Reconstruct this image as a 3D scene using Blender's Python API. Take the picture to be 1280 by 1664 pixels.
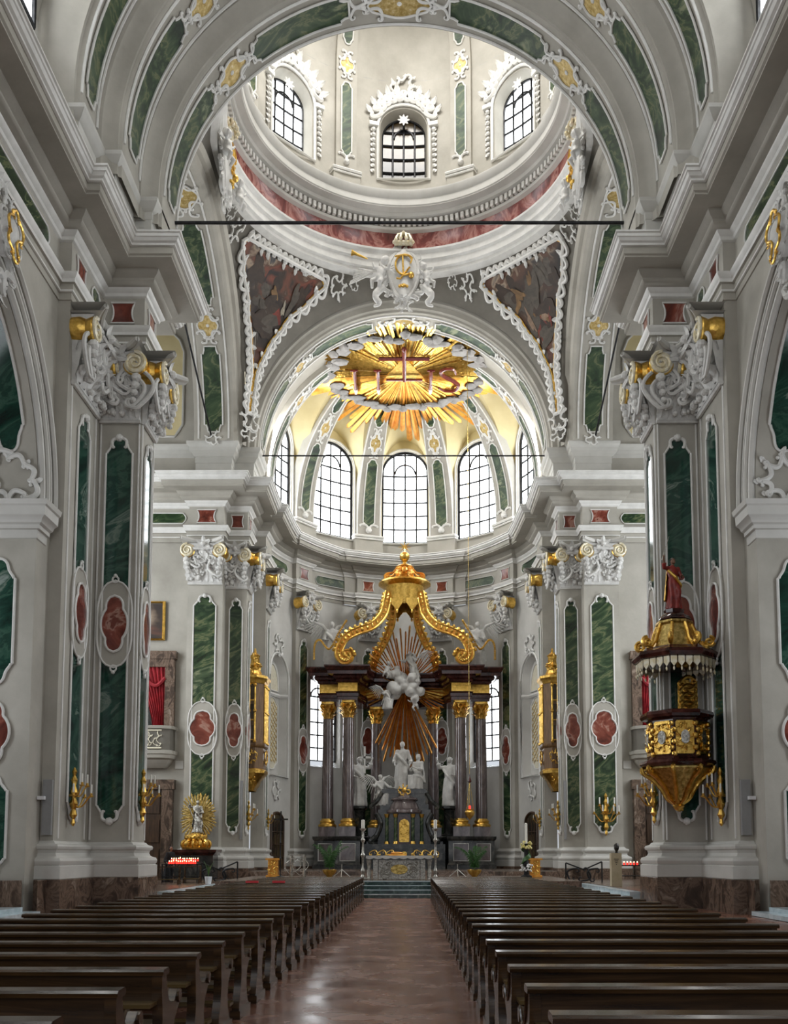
import bpy, math, random
from math import sin, cos, pi, sqrt, radians as R
from mathutils import Vector, Matrix, noise
for o in list(bpy.data.objects): bpy.data.objects.remove(o)
SC = bpy.context.scene
COL = SC.collection
random.seed(7)
EYE = 1.62
# the church is scaled down about the camera position; pews and front-altar furniture stay unscaled
CHURCH_SCALE, DX, DZ = .82, .09, .29  # scale factor, then offsets that keep the camera's eye point fixed
CH = [True]
def W(p): return (p[0] * CHURCH_SCALE + DX, p[1] * CHURCH_SCALE, p[2] * CHURCH_SCALE + DZ) if CH[0] else tuple(p)
# ------------------------------------------------------------ camera
cd = bpy.data.cameras.new('camera'); cam = bpy.data.objects.new('camera', cd); COL.objects.link(cam)
cam.location = (0.5, 0, EYE); cam.rotation_euler = (R(95), 0, 0)
cd.lens = 1550 / 1664 * 36; cd.sensor_width = 36; cd.sensor_fit = 'AUTO'
cd.shift_x = -28 / 1664; cd.shift_y = 422 / 1664; cd.clip_end = 400
SC.camera = cam
SC.view_settings.view_transform = 'Standard'; SC.view_settings.look = 'None'
SC.view_settings.exposure = 0.9; SC.view_settings.gamma = 1; SC.view_settings.use_curve_mapping = False
SC.cycles.max_bounces = 6; SC.cycles.diffuse_bounces = 4; SC.cycles.glossy_bounces = 3
SC.cycles.caustics_reflective = False; SC.cycles.caustics_refractive = False
SC.cycles.sample_clamp_indirect = 4; SC.cycles.use_denoising = True
# daylight: the sky outside, seen by the open west end
w = bpy.data.worlds.new('sky'); SC.world = w; w.use_nodes = True
w.node_tree.nodes['Background'].inputs[0].default_value = (.86, .92, 1, 1)
w.node_tree.nodes['Background'].inputs[1].default_value = 0.4
WIN = 3.4
def area(name, loc, rot, sx, sy, power, col=(1, .97, .92)):
    l = bpy.data.lights.new(name, 'AREA'); l.shape = 'RECTANGLE'; l.size = sx * CHURCH_SCALE; l.size_y = sy * CHURCH_SCALE; l.energy = power * CHURCH_SCALE * CHURCH_SCALE; l.color = col
    o = bpy.data.objects.new(name, l); COL.objects.link(o); o.location = W(loc); o.rotation_euler = rot; return o
# daylight entering by the transept windows and the dome, all outside the frame; the choir pair is added fill
for s in (-1, 1):
    area('transept_daylight', (s * 23.5, 49, 17), (0, s * R(90), 0), 20, 14, 1100, (.9, .95, 1))
    area('nave_daylight', (s * 13.4, 9, 30), (0, s * R(62), 0), 7, 24, 6500, (1, .98, .93))
    area('choir_fill', (s * 9.3, 64.2, 31), (0, s * R(82), 0), 5, 2.6, 1500, (.98, .98, .97))  # added lamps hidden behind the choir arch to brighten the apse
    area('side_chapel_daylight', (s * 17.5, 25.5, 9), (0, s * R(90), 0), 8, 5, 260, (.9, .95, 1))
area('lantern_daylight', (0, 49, 57), (0, 0, 0), 7, 7, 1900, (1, .98, .94))
area('west_daylight', (0, -12, 19), (R(90), 0, 0), 22, 24, 500, (1, .97, .93))
# ------------------------------------------------------------ materials
MAT = {}
def newmat(name):
    m = bpy.data.materials.new(name); m.use_nodes = True; MAT[name] = m
    nt = m.node_tree; return m, nt, nt.nodes['Principled BSDF']
def ramp(nt, stops):
    r = nt.nodes.new('ShaderNodeValToRGB'); e = r.color_ramp.elements
    while len(e) < len(stops): e.new(.5)
    for i, (p, c) in enumerate(stops): e[i].position = p; e[i].color = (*c, 1)
    return r
def mat(name, stops, scale=1.0, rough=.5, metal=0, stretch=(1, 1, 1), rot=(0, 0, 0), dist=0, detail=5, bump=0, bscale=None, coat=0, emis=None, es=0, rr=None, tex=False):
    m, nt, b = newmat(name); L = nt.links.new
    tc = nt.nodes.new('ShaderNodeTexCoord'); mp = nt.nodes.new('ShaderNodeMapping')
    mp.inputs['Scale'].default_value = stretch; mp.inputs['Rotation'].default_value = rot
    mp.vector_type = 'TEXTURE' if tex else 'POINT'
    L(tc.outputs['Object'], mp.inputs['Vector'])
    n = nt.nodes.new('ShaderNodeTexNoise'); n.inputs['Scale'].default_value = scale; n.inputs['Detail'].default_value = detail
    n.inputs['Distortion'].default_value = dist; n.inputs['Roughness'].default_value = .6
    L(mp.outputs[0], n.inputs['Vector'])
    r = ramp(nt, stops); L(n.outputs['Fac'], r.inputs[0]); L(r.outputs[0], b.inputs['Base Color'])
    b.inputs['Roughness'].default_value = rough; b.inputs['Metallic'].default_value = metal
    if coat: b.inputs['Coat Weight'].default_value = coat; b.inputs['Coat Roughness'].default_value = .08
    if bump:
        bp = nt.nodes.new('ShaderNodeBump'); bp.inputs['Strength'].default_value = bump; bp.inputs['Distance'].default_value = .05
        n2 = nt.nodes.new('ShaderNodeTexNoise'); n2.inputs['Scale'].default_value = bscale or scale * 4; n2.inputs['Detail'].default_value = 3
        L(tc.outputs['Object'], n2.inputs['Vector']); L(n2.outputs['Fac'], bp.inputs['Height']); L(bp.outputs[0], b.inputs['Normal'])
    if rr:
        r2 = ramp(nt, [(0, (rr[0],) * 3), (1, (rr[1],) * 3)]); L(n.outputs['Fac'], r2.inputs[0]); L(r2.outputs[0], b.inputs['Roughness'])
    if es: b.inputs['Emission Color'].default_value = (*emis, 1); b.inputs['Emission Strength'].default_value = es
    return m
mat('plaster', [(.3, (.345, .325, .28)), (.7, (.49, .465, .41))], .5, .75, bump=.08, bscale=9)
mat('plaster_light', [(.3, (.50, .49, .455)), (.7, (.64, .625, .59))], .6, .6, bump=.05, bscale=12)
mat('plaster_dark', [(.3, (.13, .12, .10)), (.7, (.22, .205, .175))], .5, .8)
mat('cream', [(.3, (.60, .50, .26)), (.7, (.74, .64, .38))], .4, .7)
mat('moulding', [(.3, (.66, .65, .62)), (.7, (.8, .79, .76))], 2, .45)
mat('white_stucco', [(.3, (.56, .55, .53)), (.7, (.74, .73, .70))], 3, .5, bump=.3, bscale=14)
mat('grey_stucco', [(.3, (.20, .19, .18)), (.7, (.34, .325, .31))], 2, .55, bump=.3, bscale=10)
mat('green_marble', [(.34, (.008, .018, .008)), (.42, (.022, .050, .020)), (.475, (.055, .090, .040)), (.50, (.14, .155, .075)), (.525, (.04, .075, .032)), (.58, (.012, .030, .014)), (.63, (.06, .095, .045)), (.68, (.22, .24, .14))], 1.0, .16, stretch=(2.2, 2.2, .8), rot=(R(30), R(-32), 0), dist=.7, detail=5, tex=True)
mat('vault_green', [(.34, (.008, .018, .008)), (.42, (.022, .050, .020)), (.475, (.055, .090, .040)), (.50, (.14, .155, .075)), (.525, (.04, .075, .032)), (.58, (.012, .030, .014)), (.63, (.06, .095, .045)), (.68, (.22, .24, .14))], .8, .5, stretch=(1.6, 1.6, .8), rot=(R(30), R(-32), 0), dist=.7, detail=5, tex=True)
mat('deep_green_marble', [(.34, (.006, .016, .013)), (.44, (.012, .05, .034)), (.50, (.04, .10, .07)), (.535, (.015, .045, .032)), (.59, (.02, .07, .05)), (.625, (.17, .22, .18)), (.66, (.05, .10, .075)), (.7, (.25, .30, .27))], .9, .1, stretch=(2, 2, .9), rot=(R(22), R(-25), 0), dist=.9, detail=7, tex=True)
mat('red_marble', [(.3, (.05, .010, .007)), (.45, (.15, .030, .018)), (.54, (.24, .06, .038)), (.60, (.40, .22, .17)), (.65, (.15, .035, .022))], .8, .14, rot=(0, R(40), R(20)), dist=1.6, detail=7)
mat('frieze_red', [(.35, (.09, .012, .010)), (.48, (.20, .035, .03)), (.56, (.42, .19, .16)), (.66, (.17, .03, .026))], .7, .2, stretch=(1, 1, .8), dist=2.2, detail=7)
mat('plinth_marble', [(.3, (.026, .018, .013)), (.44, (.075, .048, .034)), (.52, (.19, .13, .095)), (.58, (.09, .058, .04)), (.66, (.30, .23, .18)), (.75, (.11, .07, .055))], 1.3, .25, stretch=(1, 1, .7), dist=1.8, detail=8)
mat('column_marble', [(.3, (.05, .035, .032)), (.48, (.13, .10, .10)), (.6, (.22, .18, .175)), (.75, (.33, .27, .26))], 1.4, .1, stretch=(1, 1, .35), dist=1.4, detail=8, coat=.5)
mat('dark_marble', [(.3, (.008, .009, .009)), (.5, (.03, .032, .03)), (.65, (.085, .08, .07)), (.8, (.03, .03, .03))], 1.5, .15, dist=1.5, detail=8)
mat('maroon_marble', [(.35, (.018, .005, .004)), (.55, (.06, .016, .012)), (.7, (.13, .045, .035))], 2, .13, dist=1)
mat('blue_step_marble', [(.35, (.42, .52, .56)), (.65, (.66, .74, .78))], 2, .15, dist=1)
mat('green_step_marble', [(.35, (.02, .045, .045)), (.55, (.06, .11, .10)), (.7, (.25, .32, .30))], 2, .12, dist=2, detail=8)
mat('gold', [(.35, (.62, .36, .07)), (.65, (.95, .62, .16))], 6, .3, 1, bump=.35, bscale=9)
mat('orange_gold', [(.35, (.72, .27, .04)), (.65, (.95, .48, .09))], 3, .3, .7, bump=.1, bscale=5)
mat('old_gold', [(.35, (.30, .20, .05)), (.65, (.75, .55, .2))], 8, .38, 1, bump=.4, bscale=12)
mat('cream_gold', [(.4, (.72, .62, .38)), (.6, (.85, .8, .66))], 8, .4, .15)
mat('silver', [(.3, (.18, .17, .15)), (.7, (.62, .6, .55))], 16, .3, .9, bump=.5, bscale=20)
mat('iron', [(.4, (.012, .012, .013)), (.6, (.03, .03, .032))], 5, .45, .6)
mat('wood', [(.35, (.020, .010, .004)), (.5, (.045, .023, .009)), (.65, (.085, .045, .018))], 2.2, .24, stretch=(.35, 4, 6), dist=.6, detail=7, coat=.15)
mat('seat_wood', [(.35, (.07, .045, .015)), (.65, (.15, .10, .035))], 2.2, .3, stretch=(.35, 4, 6), dist=.6, detail=7)
mat('door_wood', [(.35, (.03, .015, .007)), (.65, (.08, .04, .018))], 3, .4, stretch=(4, 4, .5), detail=6)
mat('box_wood', [(.35, (.10, .05, .018)), (.65, (.22, .12, .045))], 3, .35, stretch=(4, 4, .5), detail=6)
mat('curtain', [(.3, (.20, .006, .012)), (.7, (.42, .02, .03))], 4, .7)
mat('red_robe', [(.35, (.15, .012, .01)), (.65, (.34, .035, .025))], 4, .35)
mat('skin', [(.3, (.16, .08, .045)), (.7, (.24, .12, .07))], 4, .5)
mat('dark_bronze', [(.3, (.015, .013, .011)), (.7, (.05, .045, .04))], 8, .4, .7)
mat('black_cloth', [(.3, (.004, .004, .005)), (.7, (.012, .012, .014))], 5, .9)
mat('beige_stone', [(.3, (.42, .35, .22)), (.7, (.55, .47, .33))], 3, .6)
mat('candle', [(.3, (.85, .83, .75)), (.7, (.95, .93, .86))], 3, .4)
mat('flame', [(.3, (1, .8, .5)), (.7, (1, .8, .5))], 3, .4, emis=(1, .62, .25), es=9)
mat('red_glass', [(.3, (.5, .01, .01)), (.7, (.7, .02, .02))], 3, .15, emis=(1, .03, .02), es=1.2)
mat('leaf', [(.3, (.015, .06, .012)), (.7, (.06, .16, .035))], 5, .45)
mat('flower', [(.3, (.7, .6, .12)), (.7, (.9, .85, .5))], 9, .6)
mat('white_flower', [(.3, (.7, .7, .68)), (.7, (.9, .9, .88))], 9, .6)
mat('white_pot', [(.3, (.7, .7, .72)), (.7, (.8, .8, .82))], 3, .3)
mat('plastic_grey', [(.3, (.25, .25, .25)), (.7, (.3, .3, .3))], 3, .5)
mat('ink', [(.3, (.02, .02, .02)), (.7, (.03, .03, .03))], 3, .6)
mat('red_letter', [(.3, (.10, .012, .01)), (.7, (.2, .03, .02))], 6, .25, coat=.5)
mat('red_card', [(.3, (.55, .02, .03)), (.7, (.65, .03, .04))], 6, .5)
mat('ornament_gold', [(.35, (.38, .25, .06)), (.6, (.62, .47, .2)), (.75, (.75, .68, .52))], 7, .45, .35, bump=.5, bscale=12)
mat('lattice', [(.3, (.66, .6, .45)), (.7, (.8, .76, .62))], 6, .5)
m, nt, b = newmat('pane'); b.inputs['Base Color'].default_value = (.9, .94, 1, 1)
b.inputs['Emission Color'].default_value = (.93, .97, 1, 1); b.inputs['Emission Strength'].default_value = WIN
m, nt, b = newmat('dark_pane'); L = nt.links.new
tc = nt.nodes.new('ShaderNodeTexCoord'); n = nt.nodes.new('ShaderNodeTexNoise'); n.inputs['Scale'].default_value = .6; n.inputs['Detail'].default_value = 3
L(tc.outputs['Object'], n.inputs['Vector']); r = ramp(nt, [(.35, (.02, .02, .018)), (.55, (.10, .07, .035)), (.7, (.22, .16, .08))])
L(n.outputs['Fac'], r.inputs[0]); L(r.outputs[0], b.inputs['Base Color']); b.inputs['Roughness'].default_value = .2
# pendentive frescoes: loose figure-like patches of brown, red, ochre and cloud
def fresco(name, seed, warm):
    m, nt, b = newmat(name); L = nt.links.new
    tc = nt.nodes.new('ShaderNodeTexCoord'); mp = nt.nodes.new('ShaderNodeMapping'); mp.inputs['Location'].default_value = (seed, seed, 0)
    mp.inputs['Rotation'].default_value = (.3, .5, .2)
    n = nt.nodes.new('ShaderNodeTexNoise'); n.inputs['Scale'].default_value = .35; n.inputs['Detail'].default_value = 4; n.inputs['Distortion'].default_value = .6
    v = nt.nodes.new('ShaderNodeTexNoise'); v.inputs['Scale'].default_value = .9; v.inputs['Detail'].default_value = 5; v.inputs['Distortion'].default_value = .8
    L(tc.outputs['Object'], mp.inputs[0]); L(mp.outputs[0], n.inputs['Vector']); L(mp.outputs[0], v.inputs['Vector'])
    a = ramp(nt, [(.34, (.012, .008, .006)), (.47, (.045, .024, .014)), (.56, (.12, .075, .04)), (.66, (.20, .16, .10))])
    c = ramp(nt, [(.36, (.02, .012, .01)), (.47, warm), (.55, (.10, .045, .025)), (.61, (.36, .27, .19)), (.68, (.05, .05, .055))])
    mx = nt.nodes.new('ShaderNodeMix'); mx.data_type = 'RGBA'; mr = nt.nodes.new('ShaderNodeMapRange')
    mr.inputs['From Min'].default_value = .42; mr.inputs['From Max'].default_value = .56
    L(n.outputs['Fac'], a.inputs[0]); L(v.outputs['Fac'], c.inputs[0]); L(n.outputs['Fac'], mr.inputs[0])
    L(mr.outputs[0], mx.inputs['Factor']); L(a.outputs[0], mx.inputs['A']); L(c.outputs[0], mx.inputs['B'])
    L(mx.outputs['Result'], b.inputs['Base Color']); b.inputs['Roughness'].default_value = .6
for n_, c_ in (('paint_red', (.22, .035, .02)), ('paint_ochre', (.24, .13, .045)), ('paint_flesh', (.34, .22, .14)), ('paint_cream', (.42, .37, .28)), ('paint_umber', (.05, .028, .016)), ('paint_cloud', (.10, .08, .06))):
    mat(n_, [(.35, tuple(x * .55 for x in c_)), (.65, c_)], 2.5, .6, dist=1)
fresco('fresco_left', 3.0, (.20, .05, .025)); fresco('fresco_right', 11.0, (.12, .045, .025))
# floor: worn terracotta slabs laid diagonally, polished by feet
m, nt, b = newmat('floor_tiles'); L = nt.links.new
tc = nt.nodes.new('ShaderNodeTexCoord'); mp = nt.nodes.new('ShaderNodeMapping'); mp.inputs['Rotation'].default_value = (0, 0, R(45)); mp.inputs['Scale'].default_value = (1.35, 1.35, 1.35)
bt = nt.nodes.new('ShaderNodeTexBrick'); bt.offset = 0; bt.inputs['Scale'].default_value = 1; bt.inputs['Mortar Size'].default_value = .012
bt.inputs['Brick Width'].default_value = .8; bt.inputs['Row Height'].default_value = .8
bt.inputs['Color1'].default_value = (.23, .10, .065, 1); bt.inputs['Color2'].default_value = (.32, .15, .10, 1); bt.inputs['Mortar'].default_value = (.045, .025, .02, 1)
n = nt.nodes.new('ShaderNodeTexNoise'); n.inputs['Scale'].default_value = 1.6; n.inputs['Detail'].default_value = 6
L(tc.outputs['Object'], mp.inputs[0]); L(mp.outputs[0], bt.inputs['Vector']); L(tc.outputs['Object'], n.inputs['Vector'])
mx = nt.nodes.new('ShaderNodeMix'); mx.data_type = 'RGBA'; mx.blend_type = 'MULTIPLY'; mx.inputs['Factor'].default_value = .6
r = ramp(nt, [(.3, (.5, .48, .46)), (.7, (1, .98, .96))]); L(n.outputs['Fac'], r.inputs[0]); L(bt.outputs[0], mx.inputs['A']); L(r.outputs[0], mx.inputs['B'])
L(mx.outputs['Result'], b.inputs['Base Color']); r2 = ramp(nt, [(.3, (.14,) * 3), (.7, (.34,) * 3)]); L(n.outputs['Fac'], r2.inputs[0]); L(r2.outputs[0], b.inputs['Roughness'])
bp = nt.nodes.new('ShaderNodeBump'); bp.inputs['Strength'].default_value = .15; bp.inputs['Distance'].default_value = .02; L(n.outputs['Fac'], bp.inputs['Height']); L(bp.outputs[0], b.inputs['Normal'])
# ------------------------------------------------------------ mesh builder
class MB:
    def __init__(s): s.V = []; s.F = []
    def add(s, V, F):
        n = len(s.V); s.V += [tuple(v) for v in V]; s.F += [tuple(i + n for i in f) for f in F]; return s
    def grid(s, rows, closed=False, caps=False):
        m = len(rows[0]); n = len(rows); V = [p for r in rows for p in r]; F = []
        for i in range(n - 1):
            for j in range(m if closed else m - 1):
                k = (j + 1) % m; F.append((i * m + j, i * m + k, (i + 1) * m + k, (i + 1) * m + j))
        if caps and closed: F.append(tuple(range(m))[::-1]); F.append(tuple((n - 1) * m + j for j in range(m)))
        return s.add(V, F)
    def box(s, x0, x1, y0, y1, z0, z1, M=None):
        V = [(x, y, z) for z in (z0, z1) for y in (y0, y1) for x in (x0, x1)]
        if M: V = [M(*v) for v in V]
        return s.add(V, [(0, 2, 3, 1), (4, 5, 7, 6), (0, 1, 5, 4), (2, 6, 7, 3), (0, 4, 6, 2), (1, 3, 7, 5)])
    def tube(s, pts, r, n=8, closed=False, flat=1.0):
        P = [Vector(p) for p in pts]; N = len(P)
        if N < 2: return s
        rr = r if isinstance(r, (list, tuple)) else [r] * N
        T = []
        for i in range(N):
            a = P[(i - 1) % N] if (closed or i) else P[0]; b = P[(i + 1) % N] if (closed or i < N - 1) else P[-1]
            t = (b - a); T.append(t.normalized() if t.length > 1e-9 else Vector((0, 0, 1)))
        up = Vector((0, 0, 1)) if abs(T[0].z) < .9 else Vector((1, 0, 0))
        u = T[0].cross(up).normalized(); rows = []
        for i in range(N):
            u = (u - T[i] * u.dot(T[i]))
            u = u.normalized() if u.length > 1e-6 else T[i].orthogonal().normalized()
            v = T[i].cross(u)
            rows.append([P[i] + (u * cos(2 * pi * k / n) + v * sin(2 * pi * k / n) * flat) * rr[i] for k in range(n)])
        if closed: rows.append(rows[0])
        return s.grid(rows, True, not closed)
    def lathe(s, prof, c=(0, 0, 0), n=20, M=None):
        rows = []
        for (r, z) in prof:
            rows.append([(c[0] + r * cos(2 * pi * k / n), c[1] + r * sin(2 * pi * k / n), c[2] + z) for k in range(n)])
        if M: rows = [[M @ Vector(p) for p in r] for r in rows]
        return s.grid(rows, True, True)
    def blob(s, c, r, n=8, m=6, M=None, rough=0):
        rows = []; r = r if isinstance(r, (tuple, list)) else (r, r, r)
        for i in range(m + 1):
            a = -pi / 2 + pi * i / m; row = []
            for k in range(n):
                p = Vector((cos(a) * cos(2 * pi * k / n) , cos(a) * sin(2 * pi * k / n), sin(a)))
                f = 1 + (rough * noise.noise(p * 2.3 + Vector(c)) if rough else 0)
                q = Vector((p.x * r[0] * f, p.y * r[1] * f, p.z * r[2] * f))
                if M: q = M @ q
                row.append((c[0] + q.x, c[1] + q.y, c[2] + q.z))
            rows.append(row)
        return s.grid(rows, True)
    def prism(s, poly, f0, f1):      # poly of 2-D points; f0, f1 map (a,b) to the two end faces
        n = len(poly)
        V = [f0(*p) for p in poly] + [f1(*p) for p in poly]
        F = [tuple(range(n))[::-1], tuple(range(n, 2 * n))] + [(i, (i + 1) % n, n + (i + 1) % n, n + i) for i in range(n)]
        return s.add(V, F)
    def sweep(s, plan, prof, closed=False):   # profile (offset, z) swept along a plan, offset to its left, mitred
        N = len(plan); P = [Vector(p) for p in plan]; rows = []
        for i in range(N):
            ds = []
            if closed or i > 0: ds.append((P[i] - P[i - 1]).normalized())
            if closed or i < N - 1: ds.append((P[(i + 1) % N] - P[i]).normalized())
            ns = [Vector((-d.y, d.x)) for d in ds]
            m = ns[0] if len(ns) == 1 else (ns[0] + ns[1]) / max(.15, 1 + ns[0].dot(ns[1]))
            rows.append([(P[i].x + m.x * o, P[i].y + m.y * o, z) for o, z in prof])
        if closed: rows.append(rows[0])
        return s.grid(rows)
    def mesh(s, name, smooth=32, sx=1, loc=(0, 0, 0)):
        me = bpy.data.meshes.new(name)
        V = [W((v[0] * sx, v[1], v[2])) for v in s.V]; V = [(v[0] - loc[0], v[1] - loc[1], v[2] - loc[2]) for v in V]
        F = s.F if sx > 0 else [f[::-1] for f in s.F]
        me.from_pydata(V, [], F); me.validate(); me.update()
        if smooth:
            me.polygons.foreach_set('use_smooth', [True] * len(me.polygons))
            try: me.set_sharp_from_angle(angle=R(smooth))
            except Exception: pass
        return me
    def build(s, name, mt, parent=None, sx=1, smooth=32, remesh=0, kind=None):
        loc = parent['_w'] if parent is not None else (0, 0, 0)
        me = s.mesh(name, smooth, sx, loc); o = bpy.data.objects.new(name, me); COL.objects.link(o)
        me.materials.append(MAT[mt])
        if parent is not None: o.parent = parent; o['_w'] = parent['_w']
        else: o['_w'] = (0., 0., 0.)
        if remesh:
            md = o.modifiers.new('fuse', 'REMESH'); md.mode = 'VOXEL'; md.voxel_size = remesh * (CHURCH_SCALE if CH[0] else 1); md.use_smooth_shade = True
            md2 = o.modifiers.new('soften', 'SMOOTH'); md2.factor = .5; md2.iterations = 2
        if kind: o['kind'] = kind
        return o
def thing(name, label, cat, loc=(0, 0, 0), group=None):
    loc = W(loc); o = bpy.data.objects.new(name, None); COL.objects.link(o); o.location = loc; o['_w'] = tuple(float(v) for v in loc)
    o.empty_display_size = .1; o['label'] = label; o['category'] = cat
    if group: o['group'] = group
    return o
def solo(mb, name, mt, label, cat, group=None, sx=1, smooth=32, remesh=0):
    o = mb.build(name, mt, None, sx, smooth, remesh); o['label'] = label; o['category'] = cat
    if group: o['group'] = group
    return o
def struct(mb, name, mt, sx=1, smooth=32):
    o = mb.build(name, mt, None, sx, smooth); o['kind'] = 'structure'; return o
SIDE = {-1: 'left', 1: 'right'}
# ------------------------------------------------------------ surface maps: (u, v, d) -> world; d out of the wall into the room
def flat(ox, oy, ux, uy, nx, ny): return lambda u, v, d=0: (ox + ux * u + nx * d, oy + uy * u + ny * d, v)
def facing_west(x0, y): return flat(x0, y, 1, 0, 0, -1)     # faces the camera, u along +x
def facing_nave(x, y0): return flat(x, y0, 0, 1, -1, 0)     # right-hand wall, faces the axis, u along +y
def drum(cx, cy, Rr): return lambda u, v, d=0: (cx + (Rr - d) * sin(u / Rr), cy + (Rr - d) * cos(u / Rr), v)
def lin(a, b, n): return [a + (b - a) * i / (n - 1) for i in range(n)]
def wallrect(mb, M, u0, u1, z0, z1, nu=2, d=0):
    mb.grid([[M(u, z0, d), M(u, z1, d)] for u in lin(u0, u1, nu)])
def archwall(mb, M, u0, u1, z0, z1, opens, step=1e9, thick=.5, splay=0):   # opens: (uc, half, zbottom, zspring, rise)
    cuts = sorted(opens); a = u0
    def rect(p, q, b, t):
        if q - p > 1e-4 and t - b > 1e-4: wallrect(mb, M, p, q, b, t, max(2, int((q - p) / step) + 2))
    for (uc, h, zb, zs, rise) in cuts:
        rect(a, uc - h, z0, z1); rect(uc - h, uc + h, z0, zb); K = 24
        A = [uc - h * cos(pi * i / K) for i in range(K + 1)]
        mb.grid([[M(x, zs + rise * sqrt(max(0, 1 - ((x - uc) / h) ** 2))), M(x, z1)] for x in A])
        O = archoutline(uc, h, zb, zs, rise); O2 = archoutline(uc, h - splay, zb + splay * .4, zs, rise - splay) if splay else O
        mb.grid([[M(*p, 0) for p in O] + [M(*O[0], 0)], [M(*p, -thick) for p in O2] + [M(*O2[0], -thick)]])
        a = uc + h
    rect(a, u1, z0, z1)
def archoutline(uc, h, zb, zs, rise, K=20):
    return [(uc - h, zb), (uc + h, zb)] + [(uc + h * cos(pi * i / K), zs + rise * sin(pi * i / K)) for i in range(K + 1)]
WN = [0]
def window(M, uc, h, zb, zs, rise, d, nx=4, dz=1.0, pane='pane', sx=1, bar=.07, fr=.10):
    WN[0] += 1; nm = 'window_%d' % WN[0]
    O = archoutline(uc, h, zb, zs, rise, 24); mb = MB()
    K = 13; A = [uc - h * cos(pi * i / (K - 1)) for i in range(K)]
    top = lambda x: zs + rise * sqrt(max(0, 1 - ((x - uc) / h) ** 2))
    mb.grid([[M(x, zb, d), M(x, top(x), d)] for x in A]); mb.grid([[M(x, zb, d - .06), M(x, top(x), d - .06)] for x in A])
    root = struct(mb, nm, pane, sx, 0)
    f = MB(); f.tube([M(u, v, d + .05) for u, v in O], fr, 6, True); f.build('window_frame', 'iron', root, sx)
    g = MB()
    for i in range(1, nx):
        x = uc - h + 2 * h * i / nx; g.tube([M(x, zb, d + .05), M(x, top(x), d + .05)], bar, 5)
    z = zb + dz
    while z < zs + rise * .5:
        hh = h if z < zs else h * sqrt(max(0, 1 - ((z - zs) / rise) ** 2))
        g.tube([M(x, z, d + .05) for x in lin(uc - hh, uc + hh, 5)], bar, 5); z += dz
    if rise > h * .7: g.tube([M(uc + h * .45 * cos(a), zs + rise * .45 * sin(a), d + .05) for a in lin(0, pi, 13)], bar, 5)
    g.build('glazing_bars', 'iron', root, sx); return root
# ------------------------------------------------------------ framed panels
def ogee(z0, z1, w, e):       # rococo panel outline as half widths along v
    e = min(e, (z1 - z0) * .4)
    A = [(0, 0), (.02, .26), (.08, .43), (.18, .55), (.3, .61), (.40, .65), (.5, .74), (.6, .86), (.68, .92), (.70, 1)]
    vs = [z0 + e * t for t, _ in A] + lin(z0 + e, z1 - e, 8)[1:-1] + [z1 - e * t for t, _ in A[::-1]]
    return vs, [w * k for _, k in A] + [w] * 6 + [w * k for _, k in A[::-1]]
def notched(z0, z1, w, e):   # straight panel with small concave ends
    A = [(0, .0), (.02, .62), (.4, .66), (.75, .8), (.76, 1)]
    vs = [z0 + e * t for t, _ in A] + lin(z0 + e, z1 - e, 8)[1:-1] + [z1 - e * t for t, _ in A[::-1]]
    return vs, [w * k for _, k in A] + [w] * 6 + [w * k for _, k in A[::-1]]
def quatre(zc, a, b, frame=False):
    vs, ws = [], []
    for i in range(33):
        t = -1 + 2 * i / 32; y = t * b
        w1 = a * sqrt(max(0, 1 - (t / .66) ** 2)) if abs(t) < .66 else 0
        w2 = .64 * a * sqrt(max(0, 1 - ((abs(t) - .62) / .38) ** 2))
        vs.append(zc + y); ws.append(max(w1, w2))
    return vs, ws
def shield(zc, a, b):        # white ground behind the red medallion
    vs, ws = [], []
    for i in range(33):
        t = -1 + 2 * i / 32; vs.append(zc + t * b)
        ws.append(a * (min(1, sqrt(max(0, 1 - abs(t) ** 3)) * 1.02)))
    return vs, ws
def rectp(z0, z1, w, e=0): return [z0, z0 + .001, z1 - .001, z1], [w, w, w, w]
def strip(mb, M, uc, vs, ws, d):
    ucf = uc if callable(uc) else (lambda v: uc)
    for q in (-1, 1):
        mb.grid([[M(ucf(v) + q * w, v, 0), M(ucf(v) + q * w, v, d)] for v, w in zip(vs, ws)])
    mb.grid([[M(ucf(v) + w * t, v, d) for t in (-1, -.5, 0, .5, 1)] for v, w in zip(vs, ws)])
    for k in (0, -1): mb.grid([[M(ucf(vs[k]) - ws[k], vs[k], 0), M(ucf(vs[k]) - ws[k], vs[k], d)], [M(ucf(vs[k]) + ws[k], vs[k], 0), M(ucf(vs[k]) + ws[k], vs[k], d)]])
def edge(M, uc, vs, ws, d):
    ucf = uc if callable(uc) else (lambda v: uc)
    Lp = [(ucf(v) - w, v) for v, w in zip(vs, ws)]; Rp = [(ucf(v) + w, v) for v, w in zip(vs, ws)][::-1]
    out = []
    for p in Lp + Rp:
        if not out or (abs(out[-1][0] - p[0]) + abs(out[-1][1] - p[1])) > .012: out.append(p)
    return [M(u, v, d) for u, v in out]
def panel(parent, M, uc, shape, mt, r=.045, d=.03, sx=1, name='marble_panel', mm='moulding'):
    mb = MB(); strip(mb, M, uc, shape[0], shape[1], d); o = mb.build(name, mt, parent, sx)
    t = MB(); t.tube(edge(M, uc, shape[0], shape[1], d + r * .5), r, 6, True)
    (t.build('panel_moulding', mm, o, sx) if parent is None or parent.parent is None else t.build('panel_moulding', mm, parent, sx))
    return o
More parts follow.
